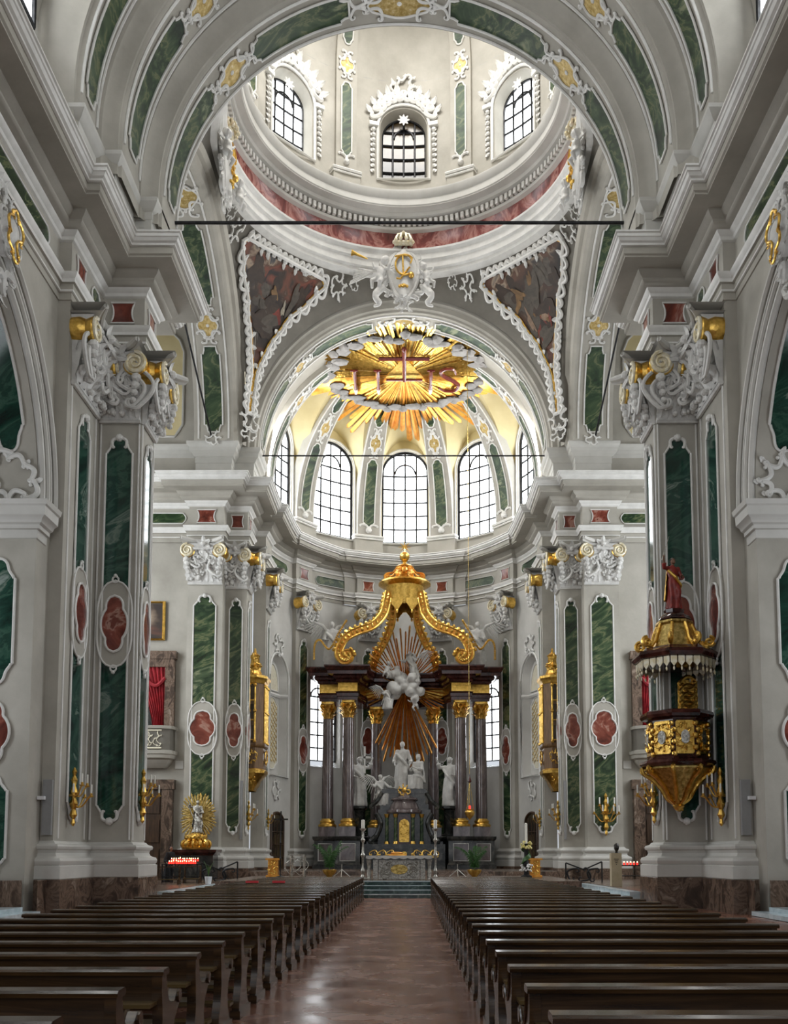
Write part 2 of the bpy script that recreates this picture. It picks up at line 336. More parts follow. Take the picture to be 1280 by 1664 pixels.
# ------------------------------------------------------------ ornament
def spiral(M, u, v, d, r, turns=2.2, q=1, a0=pi / 2, n=26, r1=.12):
    return [M(u + q * (r * (1 - (1 - r1) * i / (n - 1))) * cos(a0 - 2 * pi * turns * i / (n - 1)), v + (r * (1 - (1 - r1) * i / (n - 1))) * sin(a0 - 2 * pi * turns * i / (n - 1)), d) for i in range(n)]
def cscroll(mb, M, u0, v0, u1, v1, d, r, bend=.35, n=14, curl=.18):
    du, dv = u1 - u0, v1 - v0; L = math.hypot(du, dv) or 1e-6; nu, nv = -dv / L, du / L
    pts = []
    for i in range(n):
        t = i / (n - 1); b = bend * L * sin(pi * t); pts.append((u0 + du * t + nu * b, v0 + dv * t + nv * b))
    for end in (0, 1):      # small curls at both ends
        p = pts[-1] if end else pts[0]; q = pts[-2] if end else pts[1]
        a = math.atan2(p[1] - q[1], p[0] - q[0]); s = (-1 if bend > 0 else 1) * (1 if end else -1); ex = []; x, y = p
        for k in range(9):
            a += s * .55; x += cos(a) * curl * L * .22 * (1 - k / 12); y += sin(a) * curl * L * .22 * (1 - k / 12); ex.append((x, y))
        pts = pts + ex if end else ex[::-1] + pts
    N = len(pts); mb.tube([M(u, v, d) for u, v in pts], [r * (.45 + .9 * sin(pi * i / (N - 1))) for i in range(N)], 6)
def leafy(mb, M, u, v, d, L, ang, w, curl=.5, n=6):     # acanthus-like tongue lifted at the tip
    rows = []; ca, sa = cos(ang), sin(ang)
    for i in range(n + 1):
        t = i / n; ww = w * sin(pi * min(1, .12 + t * .88)) ** .7 * (1 + .22 * (i % 2)); dd = d + curl * L * t * t
        l = L * (t - .25 * curl * t ** 3)
        row = [(u + ca * l - sa * ww * k, v + sa * l + ca * ww * k, dd + (.22 * w if k == 0 else 0)) for k in (-1, -.5, 0, .5, 1)]
        rows.append([M(*p) for p in row])
    for i in range(n, -1, -1):
        t = i / n; ww = w * sin(pi * min(1, .12 + t * .88)) ** .7 * (1 + .22 * (i % 2)); dd = d + curl * L * t * t - .05 * L - .01; l = L * (t - .25 * curl * t ** 3)
        rows.append([M(u + ca * l - sa * ww * k, v + sa * l + ca * ww * k, dd) for k in (-1, -.5, 0, .5, 1)])
    mb.grid(rows)
def blobM(mb, M, u, v, d, r, rd=None, n=7, m=5):
    rows = []
    for i in range(m + 1):
        a = -pi / 2 + pi * i / m
        rows.append([M(u + r * cos(a) * cos(2 * pi * k / n), v + r * cos(a) * sin(2 * pi * k / n), d + (rd or r) * sin(a)) for k in range(n)])
    mb.grid(rows, True)
def rocaille(mb, M, u, v, s, seed=0, d=.05, n=10, sq=1.0):   # ring of C scrolls, shells and leaves
    rnd = random.Random(seed)
    for i in range(n):
        a = 2 * pi * i / n + rnd.uniform(-.12, .12); b = 2 * pi * (i + 1.1) / n; r0 = s * rnd.uniform(.8, 1.05); r1 = s * rnd.uniform(.8, 1.1)
        cscroll(mb, M, u + r0 * cos(a), v + sq * r0 * sin(a), u + r1 * cos(b), v + sq * r1 * sin(b), d + .06 * s, s * .085, rnd.choice((-.4, .35, .45)))
        leafy(mb, M, u + r0 * cos(a), v + sq * r0 * sin(a), d, s * rnd.uniform(.28, .5), a + rnd.uniform(-.5, .5), s * .1, .35)
        blobM(mb, M, u + s * .9 * cos(a + .2), v + sq * s * .9 * sin(a + .2), d + .05 * s, s * .09)
def cartouche(parent, M, u, v, a, b, seed, sx=1, gold='ornament_gold', frame='moulding', name='cartouche'):   # small painted oval in a stucco frame
    vs = [v + b * t for t in lin(-1, 1, 17)]; ws = [a * sqrt(max(0, 1 - t * t)) * (1 + .10 * cos(4 * math.acos(max(-1, min(1, t))))) for t in lin(-1, 1, 17)]
    mb = MB(); strip(mb, M, u, vs, ws, .06); g = mb.build(name, gold, parent, sx)
    f = MB(); f.tube(edge(M, u, vs, [w_ * 1.06 for w_ in ws], .08), .05, 6, True)
    rnd = random.Random(seed)
    for qx in (-1, 1):
        for qy in (-1, 1):
            cscroll(f, M, u + qx * a * .35, v + qy * b * 1.02, u + qx * a * 1.25, v + qy * b * .55, .06, .06, -.4 * qx * qy, curl=.3)
            cscroll(f, M, u + qx * a * .3, v + qy * b * 1.05, u + qx * a * .75, v + qy * b * 1.55, .06, .05, .4 * qx * qy, curl=.4)
    for qy in (-1, 1): blobM(f, M, u, v + qy * b * 1.12, .08, .12)
    blobM(f, M, u, v, .06, a * .2, .05)
    f.build('stucco_frame', frame, g if parent is None or parent.parent is None else parent, sx); return g
def capital(parent, M, uc, w, z0, z1, d0=.08, sx=1, body='white_stucco', gold='gold', face='cream_gold', vol=True, seed=1):
    """composite capital on one pilaster face: leaf bell, two volutes, curved abacus"""
    H = z1 - z0; mb = MB(); rnd = random.Random(seed)
    rows = []
    for t in lin(0, 1, 8):
        f = d0 + H * (.04 + .22 * t * t); ww = w * (1 + .18 * t * t)
        rows.append([M(uc - ww, z0 + H * t * .86, -.1), M(uc - ww, z0 + H * t * .86, f), M(uc, z0 + H * t * .86, f), M(uc + ww, z0 + H * t * .86, f), M(uc + ww, z0 + H * t * .86, -.1)])
    mb.grid(rows)
    mb.tube([M(uc - w * 1.04, z0, d0), M(uc + w * 1.04, z0, d0)], H * .035, 6)
    for (row, cnt, L, zz) in ((0, 6, .32, .03), (1, 5, .32, .22), (0, 6, .28, .38), (2, 6, .24, .52)):
        for i in range(cnt):
            x = uc + w * (-.85 + 1.7 * (i + (0 if cnt > 4 else .0)) / (cnt - 1))
            leafy(mb, M, x, z0 + H * zz, d0 + H * (.04 + .1 * row * .6), H * L, pi / 2 + rnd.uniform(-.35, .35), w * .25, .55)
    for k in range(70):
        zz = rnd.uniform(.06, .78); blobM(mb, M, uc + rnd.uniform(-1.05, 1.05) * w, z0 + H * zz, d0 + H * (.08 + .16 * zz), H * rnd.uniform(.025, .055))
    for k in range(9):
        x = uc + w * (-1 + .25 * k); cscroll(mb, M, x - w * .1, z0 + H * rnd.uniform(.1, .5), x + w * .1, z0 + H * rnd.uniform(.5, .8), d0 + H * .2, H * .022, rnd.choice((-.4, .4)), curl=.4)
    for q in (-1, 1):         # pendant husks under the volutes
        for k in range(4): blobM(mb, M, uc + q * w * (1.02 - .05 * k), z0 + H * (.5 - .1 * k), d0 + H * .24 - .03 * k, H * (.07 - .008 * k))
    c = mb.build('capital', body, parent, sx)
    a = MB()                  # abacus: concave slab with a flower
    rows = []
    for t in lin(-1, 1, 13):
        f = d0 + H * (.18 + .24 * t * t); uu = uc + w * 1.28 * t; zz = z0 + H * (.90 + .03 * t * t)
        rows.append([M(uu, zz - H * .05, -.05), M(uu, zz - H * .05, f - H * .03), M(uu, zz, f + H * .02), M(uu, zz + H * .04, f + H * .02), M(uu, zz + H * .065, f), M(uu, zz + H * .065, -.05)])
    a.grid(rows); a.tube([M(uc + w * 1.22 * t, z0 + H * (.92 + .03 * t * t), d0 + H * (.20 + .22 * t * t)) for t in lin(-1, 1, 13)], [H * .035] + [H * .048] * 11 + [H * .035], 8); a.build('abacus', 'plaster_light' if body != 'gold' else body, c, sx)
    fl = MB()
    for k in range(6): leafy(fl, M, uc, z0 + H * .84, d0 + H * .26, H * .2, k * pi / 3 + pi / 6, H * .05, .3)
    blobM(fl, M, uc, z0 + H * .84, d0 + H * .3, H * .06)
    fl.tube([M(uc - w * .6, z0 + H * .74, d0 + H * .27), M(uc + w * .6, z0 + H * .74, d0 + H * .27)], H * .035, 6)
    fl.build('abacus_flower', body, c, sx)
    if vol:
        for q in (-1, 1):
            v = MB(); u0 = uc + q * w * .95; zz = z0 + H * .70; r = H * .17; K = 18
            ring = lambda rad, dd: [M(u0 + rad * cos(2 * pi * k / K), zz + rad * sin(2 * pi * k / K), dd) for k in range(K)]
            v.grid([ring(r * .95, 0), ring(r, d0 + H * .08), ring(r * .84, d0 + H * .16), ring(r, d0 + H * .24), ring(r * .9, d0 + H * .26)], True)
            o = v.build('volute', gold, c, sx)
            s = MB(); s.tube(spiral(M, u0, zz, d0 + H * .275, r * .92, 2.1, q), [H * .028 * (1 - .6 * i / 25) for i in range(26)], 6); s.grid([ring(r * .93, d0 + H * .255), ring(.01, d0 + H * .265)], True)
            s.build('volute_spiral', face, c, sx)
    return c
# ============================================================ THE ROOM
ZC0, ZF0, ZF1, ZC1 = 21.5, 22.4, 23.75, 25.35      # architrave foot, frieze foot, frieze top, cornice top
SPR, RA = 27.9, 9.45                               # springing height and radius of the crossing arches
CY, RAP, YAP = 49.0, 9.9, 65.9                     # crossing centre, apse radius and centre
NEAR = [(12.2, -14), (12.2, 32.7), (11.75, 32.7), (11.75, 36.2), (10.1, 36.2), (10.1, 38), (11.4, 38), (11.4, 39), (13.6, 39), (13.6, 39.6), (24, 39.6)]
FAR = [(24, 59.4), (13.6, 59.4), (13.6, 59), (11.4, 59), (11.4, 60), (10.05, 60), (10.05, 61.4), (10.4, 61.4), (10.4, 64.7), (9.6, 64.7)]
def apse_r(t):
    t = abs(t)
    if t > 84.5: return RAP - .35
    for c in (54, 18):
        if abs(t - c) < 5.2: return RAP - .35
    return RAP - .12 if t < 30 else RAP
APS = []
prev = None
for i in range(181):
    t = 90 - i; r = apse_r(t)
    if prev is not None and abs(r - prev) > .05: APS.append((prev * sin(R(t + .5)), YAP + prev * cos(R(t + .5)))); APS.append((r * sin(R(t + .5)), YAP + r * cos(R(t + .5))))
    if i % 3 == 0: APS.append((r * sin(R(t)), YAP + r * cos(R(t))))
    prev = r
APSE_HALF = [p for p in APS if p[0] > .01] + [(0, YAP + RAP - .12)]
ENT = [(0, ZC0), (.05, ZC0), (.05, 21.75), (.12, 21.78), (.12, 22.05), (.2, 22.08), (.2, 22.2), (.3, 22.32), (.32, 22.4), (0, 22.42), (0, 23.72), (.08, 23.75), (.1, 23.85), (.22, 23.95), (.26, 24.02),
       (.42, 24.08), (.5, 24.18), (.5, 24.26), (.62, 24.34), (.7, 24.46), (.7, 24.52), (1.38, 24.54), (1.38, 24.6), (1.45, 24.64), (1.45, 24.9), (1.53, 24.92), (1.53, 25.0), (1.62, 25.04), (1.68, 25.14), (1.72, 25.16), (1.72, 25.28), (1.78, 25.3), (1.78, ZC1), (-.3, ZC1 + .08)]
BASE = [(.40, .8), (.42, .82), (.42, 1.24), (.36, 1.27), (.40, 1.32), (.42, 1.42), (.38, 1.52), (.26, 1.56), (.2, 1.6), (.16, 1.7), (.19, 1.8), (.26, 1.84), (.28, 1.92), (.24, 1.99), (.12, 2.02), (.06, 2.1), (0, 2.12)]
PLIN = [(.44, -.36), (.44, .78), (.42, .8), (.3, .8)]
def floor_slab(name, mt, x0, x1, y0, y1, z0, z1, sx=1):
    return struct(MB().box(x0, x1, y0, y1, z0, z1), name, mt, sx, 0)
CH[0] = False; floor_slab('floor', 'floor_tiles', -22, 22, -14, 66, -.3, 0); CH[0] = True
def frieze_panels(parent, plan, sx, reds, greens):
    for (M, u, hw, mt) in reds + greens:
        hh = .42 if mt == 'red_marble' else .34
        vs = [22.42 + .66 + hh * t for t in lin(-1, 1, 9)]
        if mt == 'red_marble': ws = [hw * (1 - .24 * (1 - t * t)) for t in lin(-1, 1, 9)]
        else: ws = [hw - .22 * abs(t) ** 2 for t in lin(-1, 1, 9)]
        panel(parent, M, u, (vs, ws), mt, .035, .03, sx, 'red_frieze_panel' if mt == 'red_marble' else 'green_frieze_panel', 'moulding')
for s in (-1, 1):
    S = SIDE[s]
    # ---- nave wall with the side-chapel arch, its jambs and attic
    mb = MB(); Mw = facing_nave(12.2, 0)
    archwall(mb, Mw, -14, 32.7, -.36, ZC0, [(9.5, 5.6, -.36, 13.6, 6.2), (25.6, 5.9, -.36, 13.6, 6.4)], thick=1.9)
    
    wl = struct(mb, 'wall_' + S, 'plaster', s)
    mb = MB(); wallrect(mb, facing_nave(12.35, 0), -14, 32, ZC1, SPR + 1.2); mb.build('attic_wall', 'plaster', wl, s)
    # chapel behind the arch
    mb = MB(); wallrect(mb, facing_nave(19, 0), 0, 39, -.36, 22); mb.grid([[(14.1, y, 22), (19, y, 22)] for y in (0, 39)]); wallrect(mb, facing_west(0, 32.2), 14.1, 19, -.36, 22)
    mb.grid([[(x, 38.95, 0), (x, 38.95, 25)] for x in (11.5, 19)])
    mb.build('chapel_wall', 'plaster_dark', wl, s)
    # archivolt mouldings
    mb = MB()
    for rr_, dd, rad in ((6.0, .10, .12), (6.35, .16, .09), (6.7, .12, .07), (6.95, .2, .10)):
        pts = [Mw(25.6 - rr_ * cos(a), 13.6 + (rr_ + .5) * sin(a), dd) for a in lin(0, pi, 40)]
        mb.tube(pts, rad, 6)
    mb.build('archivolt', 'plaster_light', wl, s)
    mb = MB()   # impost moulding on the jamb and the wall
    prof = [(0, 12.3), (.04, 12.32), (.05, 12.6), (.14, 12.62), (.15, 12.75), (.24, 12.8), (.3, 12.92), (.42, 13.0), (.44, 13.3), (.5, 13.34), (.55, 13.5), (.0, 13.62)]
    mb.sweep([(12.2, 32.3), (12.2, 31.5), (14.1, 31.5)][::-1], [(-o, z) for o, z in prof] if False else [(o, z) for o, z in prof])
    mb.build('impost', 'plaster_light', wl, s)
    # jamb panels, facing the camera
    Mj = facing_west(0, 31.5)
    panel(wl, Mj, 13.45, ogee(7.3, 11.6, .62, 1.0), 'deep_green_marble', .05, .04, s)
    panel(wl, Mj, 13.45, quatre(5.7, .62, 1.05), 'red_marble', .05, .06, s)
    panel(wl, Mj, 13.45, ogee(.95, 4.3, .62, .8), 'deep_green_marble', .05, .04, s)
    # soffit panels of the chapel arch
    Ms = lambda u, v, d=0: (13.1 + u, 25.6 + (5.9 - d) * cos(v / 6.1), 13.6 + (6.4 - d) * sin(v / 6.1))
    panel(wl, Ms, 0, ogee(1.6, 8.6, .55, 1.2), 'deep_green_marble', .05, .04, s)
    om = MB(); rocaille(om, Ms, 0, .7, .8, 5 + s, .05, 8); om.build('stucco_scrollwork', 'moulding', wl, s)
    mb = MB(); mb.sweep([(12.2, -14), (12.2, 19.7)], PLIN); mb.sweep([(12.2, 31.5), (12.2, 32.7)], PLIN); mb.sweep([(14.1, 31.5), (12.2, 31.5)], [(o * .4, z) for o, z in PLIN])
    b = struct(mb, 'baseboard_' + S, 'plinth_marble', s)
    # keystone ornament over the chapel arch
    kt = thing('keystone_cartouche', 'white and gold rococo cartouche crowning the chapel arch on the %s nave wall' % S, 'cartouche', (s * 11.9, 26.8, 19.8), 'keystone cartouches')
    om = MB(); Mk = lambda u, v, d=0: (11.95 - d * 1.2, 26.9 + u * 1.2, 20.1 + v * 1.2); rocaille(om, Mk, 0, 0, .95, 31 + s, .1, 11, 1.45); rocaille(om, Mk, .1, .1, .5, 7, .35, 8, 1.4)
    om.build('scrollwork', 'white_stucco', kt, s)
    om = MB(); blobM(om, Mk, 0, 0, .2, .55, .4, 12, 8); om.build('boss', 'white_stucco', kt, s)
    om = MB(); rocaille(om, Mk, 0, -.1, .38, 4, .55, 6, 1.5); om.build('gilding', 'gold', kt, s)
    # ---- entablature of the nave
    mb = MB(); mb.sweep(NEAR, ENT); tr = struct(mb, 'trim_%d' % (1 if s < 0 else 2), 'plaster', s)
    fr = MB(); PLN = NEAR; fr.sweep(PLN, [(1.47, 24.9), (1.55, 24.92), (1.55, 25.0), (1.64, 25.04), (1.70, 25.14), (1.74, 25.16), (1.74, 25.28), (1.80, 25.3), (1.80, 25.37)]); fr.sweep(PLN, [(.21, 22.07), (.21, 22.2), (.31, 22.31), (.33, 22.4), (.3, 22.43)]); fr.sweep(PLN, [(.0, 23.7), (.09, 23.74), (.12, 23.85), (.24, 23.95), (.27, 24.02), (.2, 24.06)]); fr.sweep(PLN, [(.06, 21.76), (.13, 21.77), (.13, 21.84)]); fr.build('painted_highlight', 'moulding', tr, s)  # brighter strips paint highlights onto the cornice, frieze and architrave edges
    reds = [(facing_west(0, 36.2), 10.95, .48, 'red_marble'), (facing_nave(10.1, 0), 37.1, .5, 'red_marble'), (facing_nave(11.75, 0), 33.6, .5, 'red_marble'), (facing_nave(12.2, 0), 24.6, .8, 'red_marble')]
    grs = [(facing_nave(12.2, 0), 29, 2.6, 'green_marble'), (facing_nave(12.2, 0), 20, 2.6, 'vault_green'), (facing_nave(11.75, 0), 35.2, .45, 'green_marble')]
    frieze_panels(tr, NEAR, s, reds, grs)
    mb = MB(); mb.sweep(FAR + APSE_HALF, ENT); tr = struct(mb, 'trim_%d' % (3 if s < 0 else 4), 'plaster', s)
    fr = MB(); PLN = FAR + APSE_HALF; fr.sweep(PLN, [(1.47, 24.9), (1.55, 24.92), (1.55, 25.0), (1.64, 25.04), (1.70, 25.14), (1.74, 25.16), (1.74, 25.28), (1.80, 25.3), (1.80, 25.37)]); fr.sweep(PLN, [(.21, 22.07), (.21, 22.2), (.31, 22.31), (.33, 22.4), (.3, 22.43)]); fr.sweep(PLN, [(.0, 23.7), (.09, 23.74), (.12, 23.85), (.24, 23.95), (.27, 24.02), (.2, 24.06)]); fr.sweep(PLN, [(.06, 21.76), (.13, 21.77), (.13, 21.84)]); fr.build('painted_highlight', 'moulding', tr, s)  # painted highlight strips again, along the far entablature
    Mf = drum(0, YAP, RAP - .35); Mg = drum(0, YAP, RAP); Mh = drum(0, YAP, RAP - .12)
    reds = [(facing_west(0, 59), 12.5, .62, 'red_marble'), (facing_west(0, 60), 10.72, .42, 'red_marble'), (Mf, R(18) * (RAP - .35), .5, 'red_marble'), (Mf, R(54) * (RAP - .35), .5, 'red_marble'), (facing_nave(10.05, 0), 60.7, .4, 'red_marble')]
    grs = [(facing_west(0, 59.4), 15.6, 1.7, 'green_marble'), (facing_nave(10.4, 0), 63, 1.1, 'green_marble'), (Mg, R(36) * RAP, 1.55, 'vault_green'), (Mg, R(72) * RAP, 1.5, 'vault_green')]
    frieze_panels(tr, FAR, s, reds, grs)
    # ---- attic course over the far piers
    ATT = [(24, 59.6), (13.3, 59.6), (13.3, 59.1), (11.0, 59.1), (11.0, 60.1), (9.75, 60.1), (9.75, 62.4), (10.4, 62.4)]
    mb = MB(); mb.sweep(ATT, [(0, ZC1), (0, 26.6), (.03, 26.62), (.03, 27.0), (.12, 27.05), (.2, 27.2), (.34, 27.3), (.36, 27.55), (.44, 27.62), (.5, 27.75), (.5, SPR), (0, SPR + .04)])
    struct(mb, 'trim_%d' % (5 if s < 0 else 6), 'plaster_light', s)
    ATN = [(12.2, 30.4), (12.2, 30.9), (11.0, 30.9), (11.0, 33.1), (10.4, 33.1), (10.4, 35.6), (9.75, 35.6), (9.75, 38), (10.9, 38), (10.9, 38.9), (13.3, 38.9)]
    mb = MB(); mb.sweep(ATN, [(0, ZC1), (0, 26.6), (.03, 26.62), (.03, 26.9), (.12, 26.95), (.2, 27.05), (.3, 27.2), (.3, 27.35), (0, 27.4)])
    struct(mb, 'trim_%d' % (7 if s < 0 else 8), 'plaster_light', s)
    # ---- transept: end wall, east wall (faces the camera), west wall, vault
    mb = MB(); Mt = facing_west(0, 59.45); wallrect(mb, Mt, 13.3, 24, 0, 40); wallrect(mb, facing_west(0, 39.6), 13.6, 24, 0, 40); mb.grid([[(13.35, CY + 10.45 * cos(a), SPR + 10.45 * sin(a)) for a in lin(0, pi, 30)], [(13.35, CY + 10.45 * cos(a), 44) for a in lin(0, pi, 30)]])
    tw = struct(mb, 'wall_transept_%s' % S, 'plaster', s)
    mb = MB(); archwall(mb, facing_nave(24, 0), 39, 60, 0, 40, [(49, 3.2, 9, 22, 3.2)], thick=.3); mb.build('end_wall', 'plaster', tw, s)
    mb = MB(); strip(mb, Mt, 16.05, [28.5, 28.8, 29.3, 34.2, 35, 35.4], [1.3, 1.5, 1.8, 1.8, 1.5, 1.1], .05); o = mb.build('cream_panel', 'cream', tw, s)
    mb = MB(); mb.tube(edge(Mt, 16.05, [28.5, 28.8, 29.3, 34.2, 35, 35.4], [1.3, 1.5, 1.8, 1.8, 1.5, 1.1], .07), .08, 6, True); mb.build('panel_moulding', 'plaster_light', o, s)
    mb = MB(); mb.grid([[(x, CY + 10.43 * cos(a), 35.6 + 7.5 * sin(a)) for a in lin(0, pi, 30)] for x in (13.3, 24)]); struct(mb, 'ceiling', 'plaster', s)
    # crossing pier upper backs so no gap shows
    mb = MB(); mb.box(11.1, 14.5, 31, 39.55, ZC1 - .2, 40); mb.box(11.2, 14.5, 59.5, 66, ZC1 - .2, 40); mb.box(10.45, 13.3, 61.5, 64.6, 0, ZC0 + .1) ; mb.build('pier_core', 'plaster', tw, s)
    # ---- choir side wall and raised side floors with their bluish marble steps
    floor_slab('floor', 'plinth_marble', 9.75, 24, 38.6, 59.5, -.34, .17, s)
    st = MB().box(9.3, 9.8, 38.7, 50.5, -.34, .15); st.box(9.0, 9.3, 38.7, 50.8, -.34, 0.0); o = solo(st, 'marble_step', 'blue_step_marble', 'low pale blue marble steps running into the %s transept beside the pier' % S, 'step', sx=s)
    st = MB().box(11.6, 14, 20, 31.4, -.34, -.2); st.box(12.1, 14, 20, 31.2, -.2, -.06); solo(st, 'marble_step', 'blue_step_marble', 'low pale blue marble steps before the chapel arch on the %s' % S, 'step', sx=s)
    # ---- nave vault half with a lunette window
    mb = MB(); rv = 12.35
    VZ = SPR + 1.0
    def vp(y, a): return (rv * cos(a), y, VZ + rv * .92 * sin(a))
    yA = lin(-14, 30.4, 60); bays = (9.5, 25.5)
    def lun(y):
        for c in bays:
            t = abs(y - c) / 4.4
            if t < 1: return .62 * sqrt(1 - t * t)
        return 0
    yy = sorted(set([round(v, 3) for v in yA] + [round(c + 4.4 * cos(pi * k / 12), 3) for c in bays for k in range(13)]))
    mb.grid([[vp(y, a) for a in lin(lun(y), pi / 2, 22)] for y in yy]); cl = struct(mb, 'ceiling', 'plaster', s)
    mb = MB()
    for c in bays:
        ys = [c + 4.4 * cos(pi * k / 16) for k in range(17)]
        mb.grid([[vp(y, lun(y)), (12.3, y, vp(y, lun(y))[2] + .2)] for y in ys])
        ys2 = lin(c - 4.2, c + 4.2, 17)
    mb.build('lunette', 'plaster', cl, s)
    for c in bays: window(lambda u, v, d=0: (12.15 - d, u, v), c, 4.0, VZ + .2, VZ + 3.2, 2.6, 0, 4, 1.1, sx=s)
    mb = MB(); archwall(mb, facing_nave(12.28, 0), -14, 31, VZ - 1, VZ + 9, [(c, 4.0, VZ + .2, VZ + 3.2, 2.6) for c in bays], thick=.2); mb.build('lunette_wall', 'plaster_light', cl, s)
    window(lambda u, v, d=0: (24.1 - d, u, v), 49, 3.2, 9, 22, 3.2, 0, 4, 1.4, sx=s)
# sanctuary floors and steps
CH[0] = False; floor_slab('floor', 'plinth_marble', -7.2, 7.2, 37.7, 48.6, .003, .60); CH[0] = True; floor_slab('floor', 'plinth_marble', -10.4, 10.4, 59, 76, -.3, .62)
CH[0] = False
st = thing('altar_steps', 'flight of dark green marble steps at the head of the aisle', 'steps', (0, 37, 0))
for i in range(4):
    MB().box(-1.42 + .0 * i, 1.42, 36.3 + .36 * i, 38.05, .155 * i, .155 * (i + 1) - .003).build('step', 'green_step_marble', st)
    MB().box(-1.44, 1.44, 36.27 + .36 * i, 36.36 + .36 * i, .155 * (i + 1) - .035, .155 * (i + 1)).build('nosing', 'blue_step_marble', st)
CH[0] = True
# ---- arches
def transverse(prof, name, label, grp, legs=ZC1 + 1.2, cz=SPR):
    mb = MB(); K = 56
    def row(a, leg=None): return [((r_ * cos(a)), y, cz + (r_ * sin(a)) if leg is None else leg) for r_, y in prof]
    rows = [row(0, legs)] + [row(a) for a in lin(0, pi, K)] + [row(pi, legs)]
    t = thing(name, label, 'arch', (0, prof[0][1], cz), grp)
    mb.grid(rows).build('arch_rib', 'plaster', t); return t
def soffitY(yc, r, cz=SPR): return lambda u, v, d=0: ((r - d) * cos(v / r), yc + u, cz + (r - d) * sin(v / r)) if v > 0 else (r - d, yc + u, cz + v)
def soffitX(xc, r, cz=SPR): return lambda u, v, d=0: (xc + u, CY + (r - d) * cos(v / r), cz + (r - d) * sin(v / r)) if v > 0 else (xc + u, CY + r - d, cz + v)
def edgetubes(parent, Mf, r, hw, rad=.06, a0=0, a1=180, name='rib_moulding'):
    mb = MB()
    for q in (-hw, hw): mb.tube([Mf(q, R(a) * r, .03) for a in lin(max(a0, .5), a1 - .5, 60)], rad, 6)
    mb.build(name, 'moulding', parent)
def rib_panels(parent, Mf, r, hw, seed, mirror=True, top=True, lo=2):
    A = R(1) * r
    segs = [(lo, 35), (49, 77)]
    for m_ in ((0, 1) if mirror else (0,)):
        for a, b in segs:
            a_, b_ = (a, b) if not m_ else (180 - b, 180 - a)
            panel(parent, Mf, 0, notched(a_ * A, b_ * A, hw, .5), 'vault_green', .05, .04)
        c = 42 if not m_ else 138
        cartouche(parent, Mf, 0, c * A, hw * .85, hw * 1.35, seed + m_)
    if top: cartouche(parent, Mf, 0, 90 * A, hw * .9, hw * 2.2, seed + 3, gold='ornament_gold')
p1 = [(11.2, 38.55), (10.3, 38.5), (9.95, 38.45), (9.6, 38.4), (RA, 38.3), (RA, 36.0), (RA + .1, 35.92), (RA + .1, 35.8), (RA + .35, 35.72), (RA + .6, 35.55), (RA + .68, 35.4), (10.4, 35.35)]
p2 = [(10.4, 35.45), (10.2, 35.4), (10.2, 33.2), (10.3, 33.12), (10.3, 33.0), (10.5, 32.95), (10.75, 32.8), (10.82, 32.7), (11.1, 32.6)]
p3 = [(11.1, 32.7), (10.98, 32.6), (10.98, 30.9), (11.1, 30.8), (11.1, 30.65), (11.4, 30.6), (11.8, 30.35), (12.5, 30.3)]
t = transverse(p1, 'crossing_arch', 'nearest-to-dome rib of the big arch before the dome, green panels and gilt cartouches', 'stepped arch ribs'); rib_panels(t, soffitY(37.15, RA), RA, .62, 40); edgetubes(t, soffitY(37.15, RA), RA, 1.0)
t = transverse(p2, 'crossing_arch', 'middle rib of the three stepped arch ribs before the dome', 'stepped arch ribs'); rib_panels(t, soffitY(34.3, 10.2), 10.2, .62, 50); edgetubes(t, soffitY(34.3, 10.2), 10.2, .98)
t = transverse(p3, 'crossing_arch', 'outermost rib of the three stepped arch ribs, nearest the nave vault', 'stepped arch ribs'); rib_panels(t, soffitY(31.75, 10.98), 10.98, .5, 60); edgetubes(t, soffitY(31.75, 10.98), 10.98, .8)
p4 = [(10.9, 59.3), (10.75, 59.5), (10.55, 59.55), (10.45, 59.75), (10.1, 59.8), (10.0, 59.95), (9.7, 60.0), (9.62, 60.15), (9.5, 60.2), (RA, 60.35), (RA, 62.3), (9.9, 62.4), (10.3, 62.45)]
t = transverse(p4, 'choir_arch', 'arch between the dome and the choir, green panels under a white cartouche', None, legs=SPR - .02); rib_panels(t, soffitY(61.3, RA), RA, .5, 70, lo=4); edgetubes(t, soffitY(61.3, RA), RA, .85)
for s in (-1, 1):
    S = SIDE[s]; mb = MB(); r = RA + .1
    prof = [(r + .9, 10.15), (r + .6, 10.3), (r + .5, 10.5), (r + .15, 10.6), (r, 10.8), (r, 13.3), (r + .6, 13.4)]
    rows = [[(s * x, CY + rr, SPR - .02) for rr, x in prof]] + [[(s * x, CY + rr * cos(a), SPR + rr * sin(a)) for rr, x in prof] for a in lin(0, pi, 50)] + [[(s * x, CY - rr, SPR - .02) for rr, x in prof]]
    t = thing('transept_arch', 'arch from the dome into the %s transept, green marble panels on its underside' % S, 'arch', (s * 12, CY, SPR), 'transept arches')
    mb.grid(rows).build('arch_rib', 'plaster', t)
    Ms = soffitX(s * 12.05, r); A = R(1) * r
    for a_, b_ in ((3, 34), (48, 78)): panel(t, Ms, 0, notched(a_ * A, b_ * A, .58, .6), 'vault_green', .05, .04)
    cartouche(t, Ms, 0, 41 * A, .55, .65, 80); cartouche(t, Ms, 0, 90 * A, .8, 1.0, 81)
    edgetubes(t, Ms, r, .95)
    om = MB(); rocaille(om, Ms, 0, .9 * A, .42, 3, .05, 6); om.build('stucco_scrollwork', 'moulding', t)
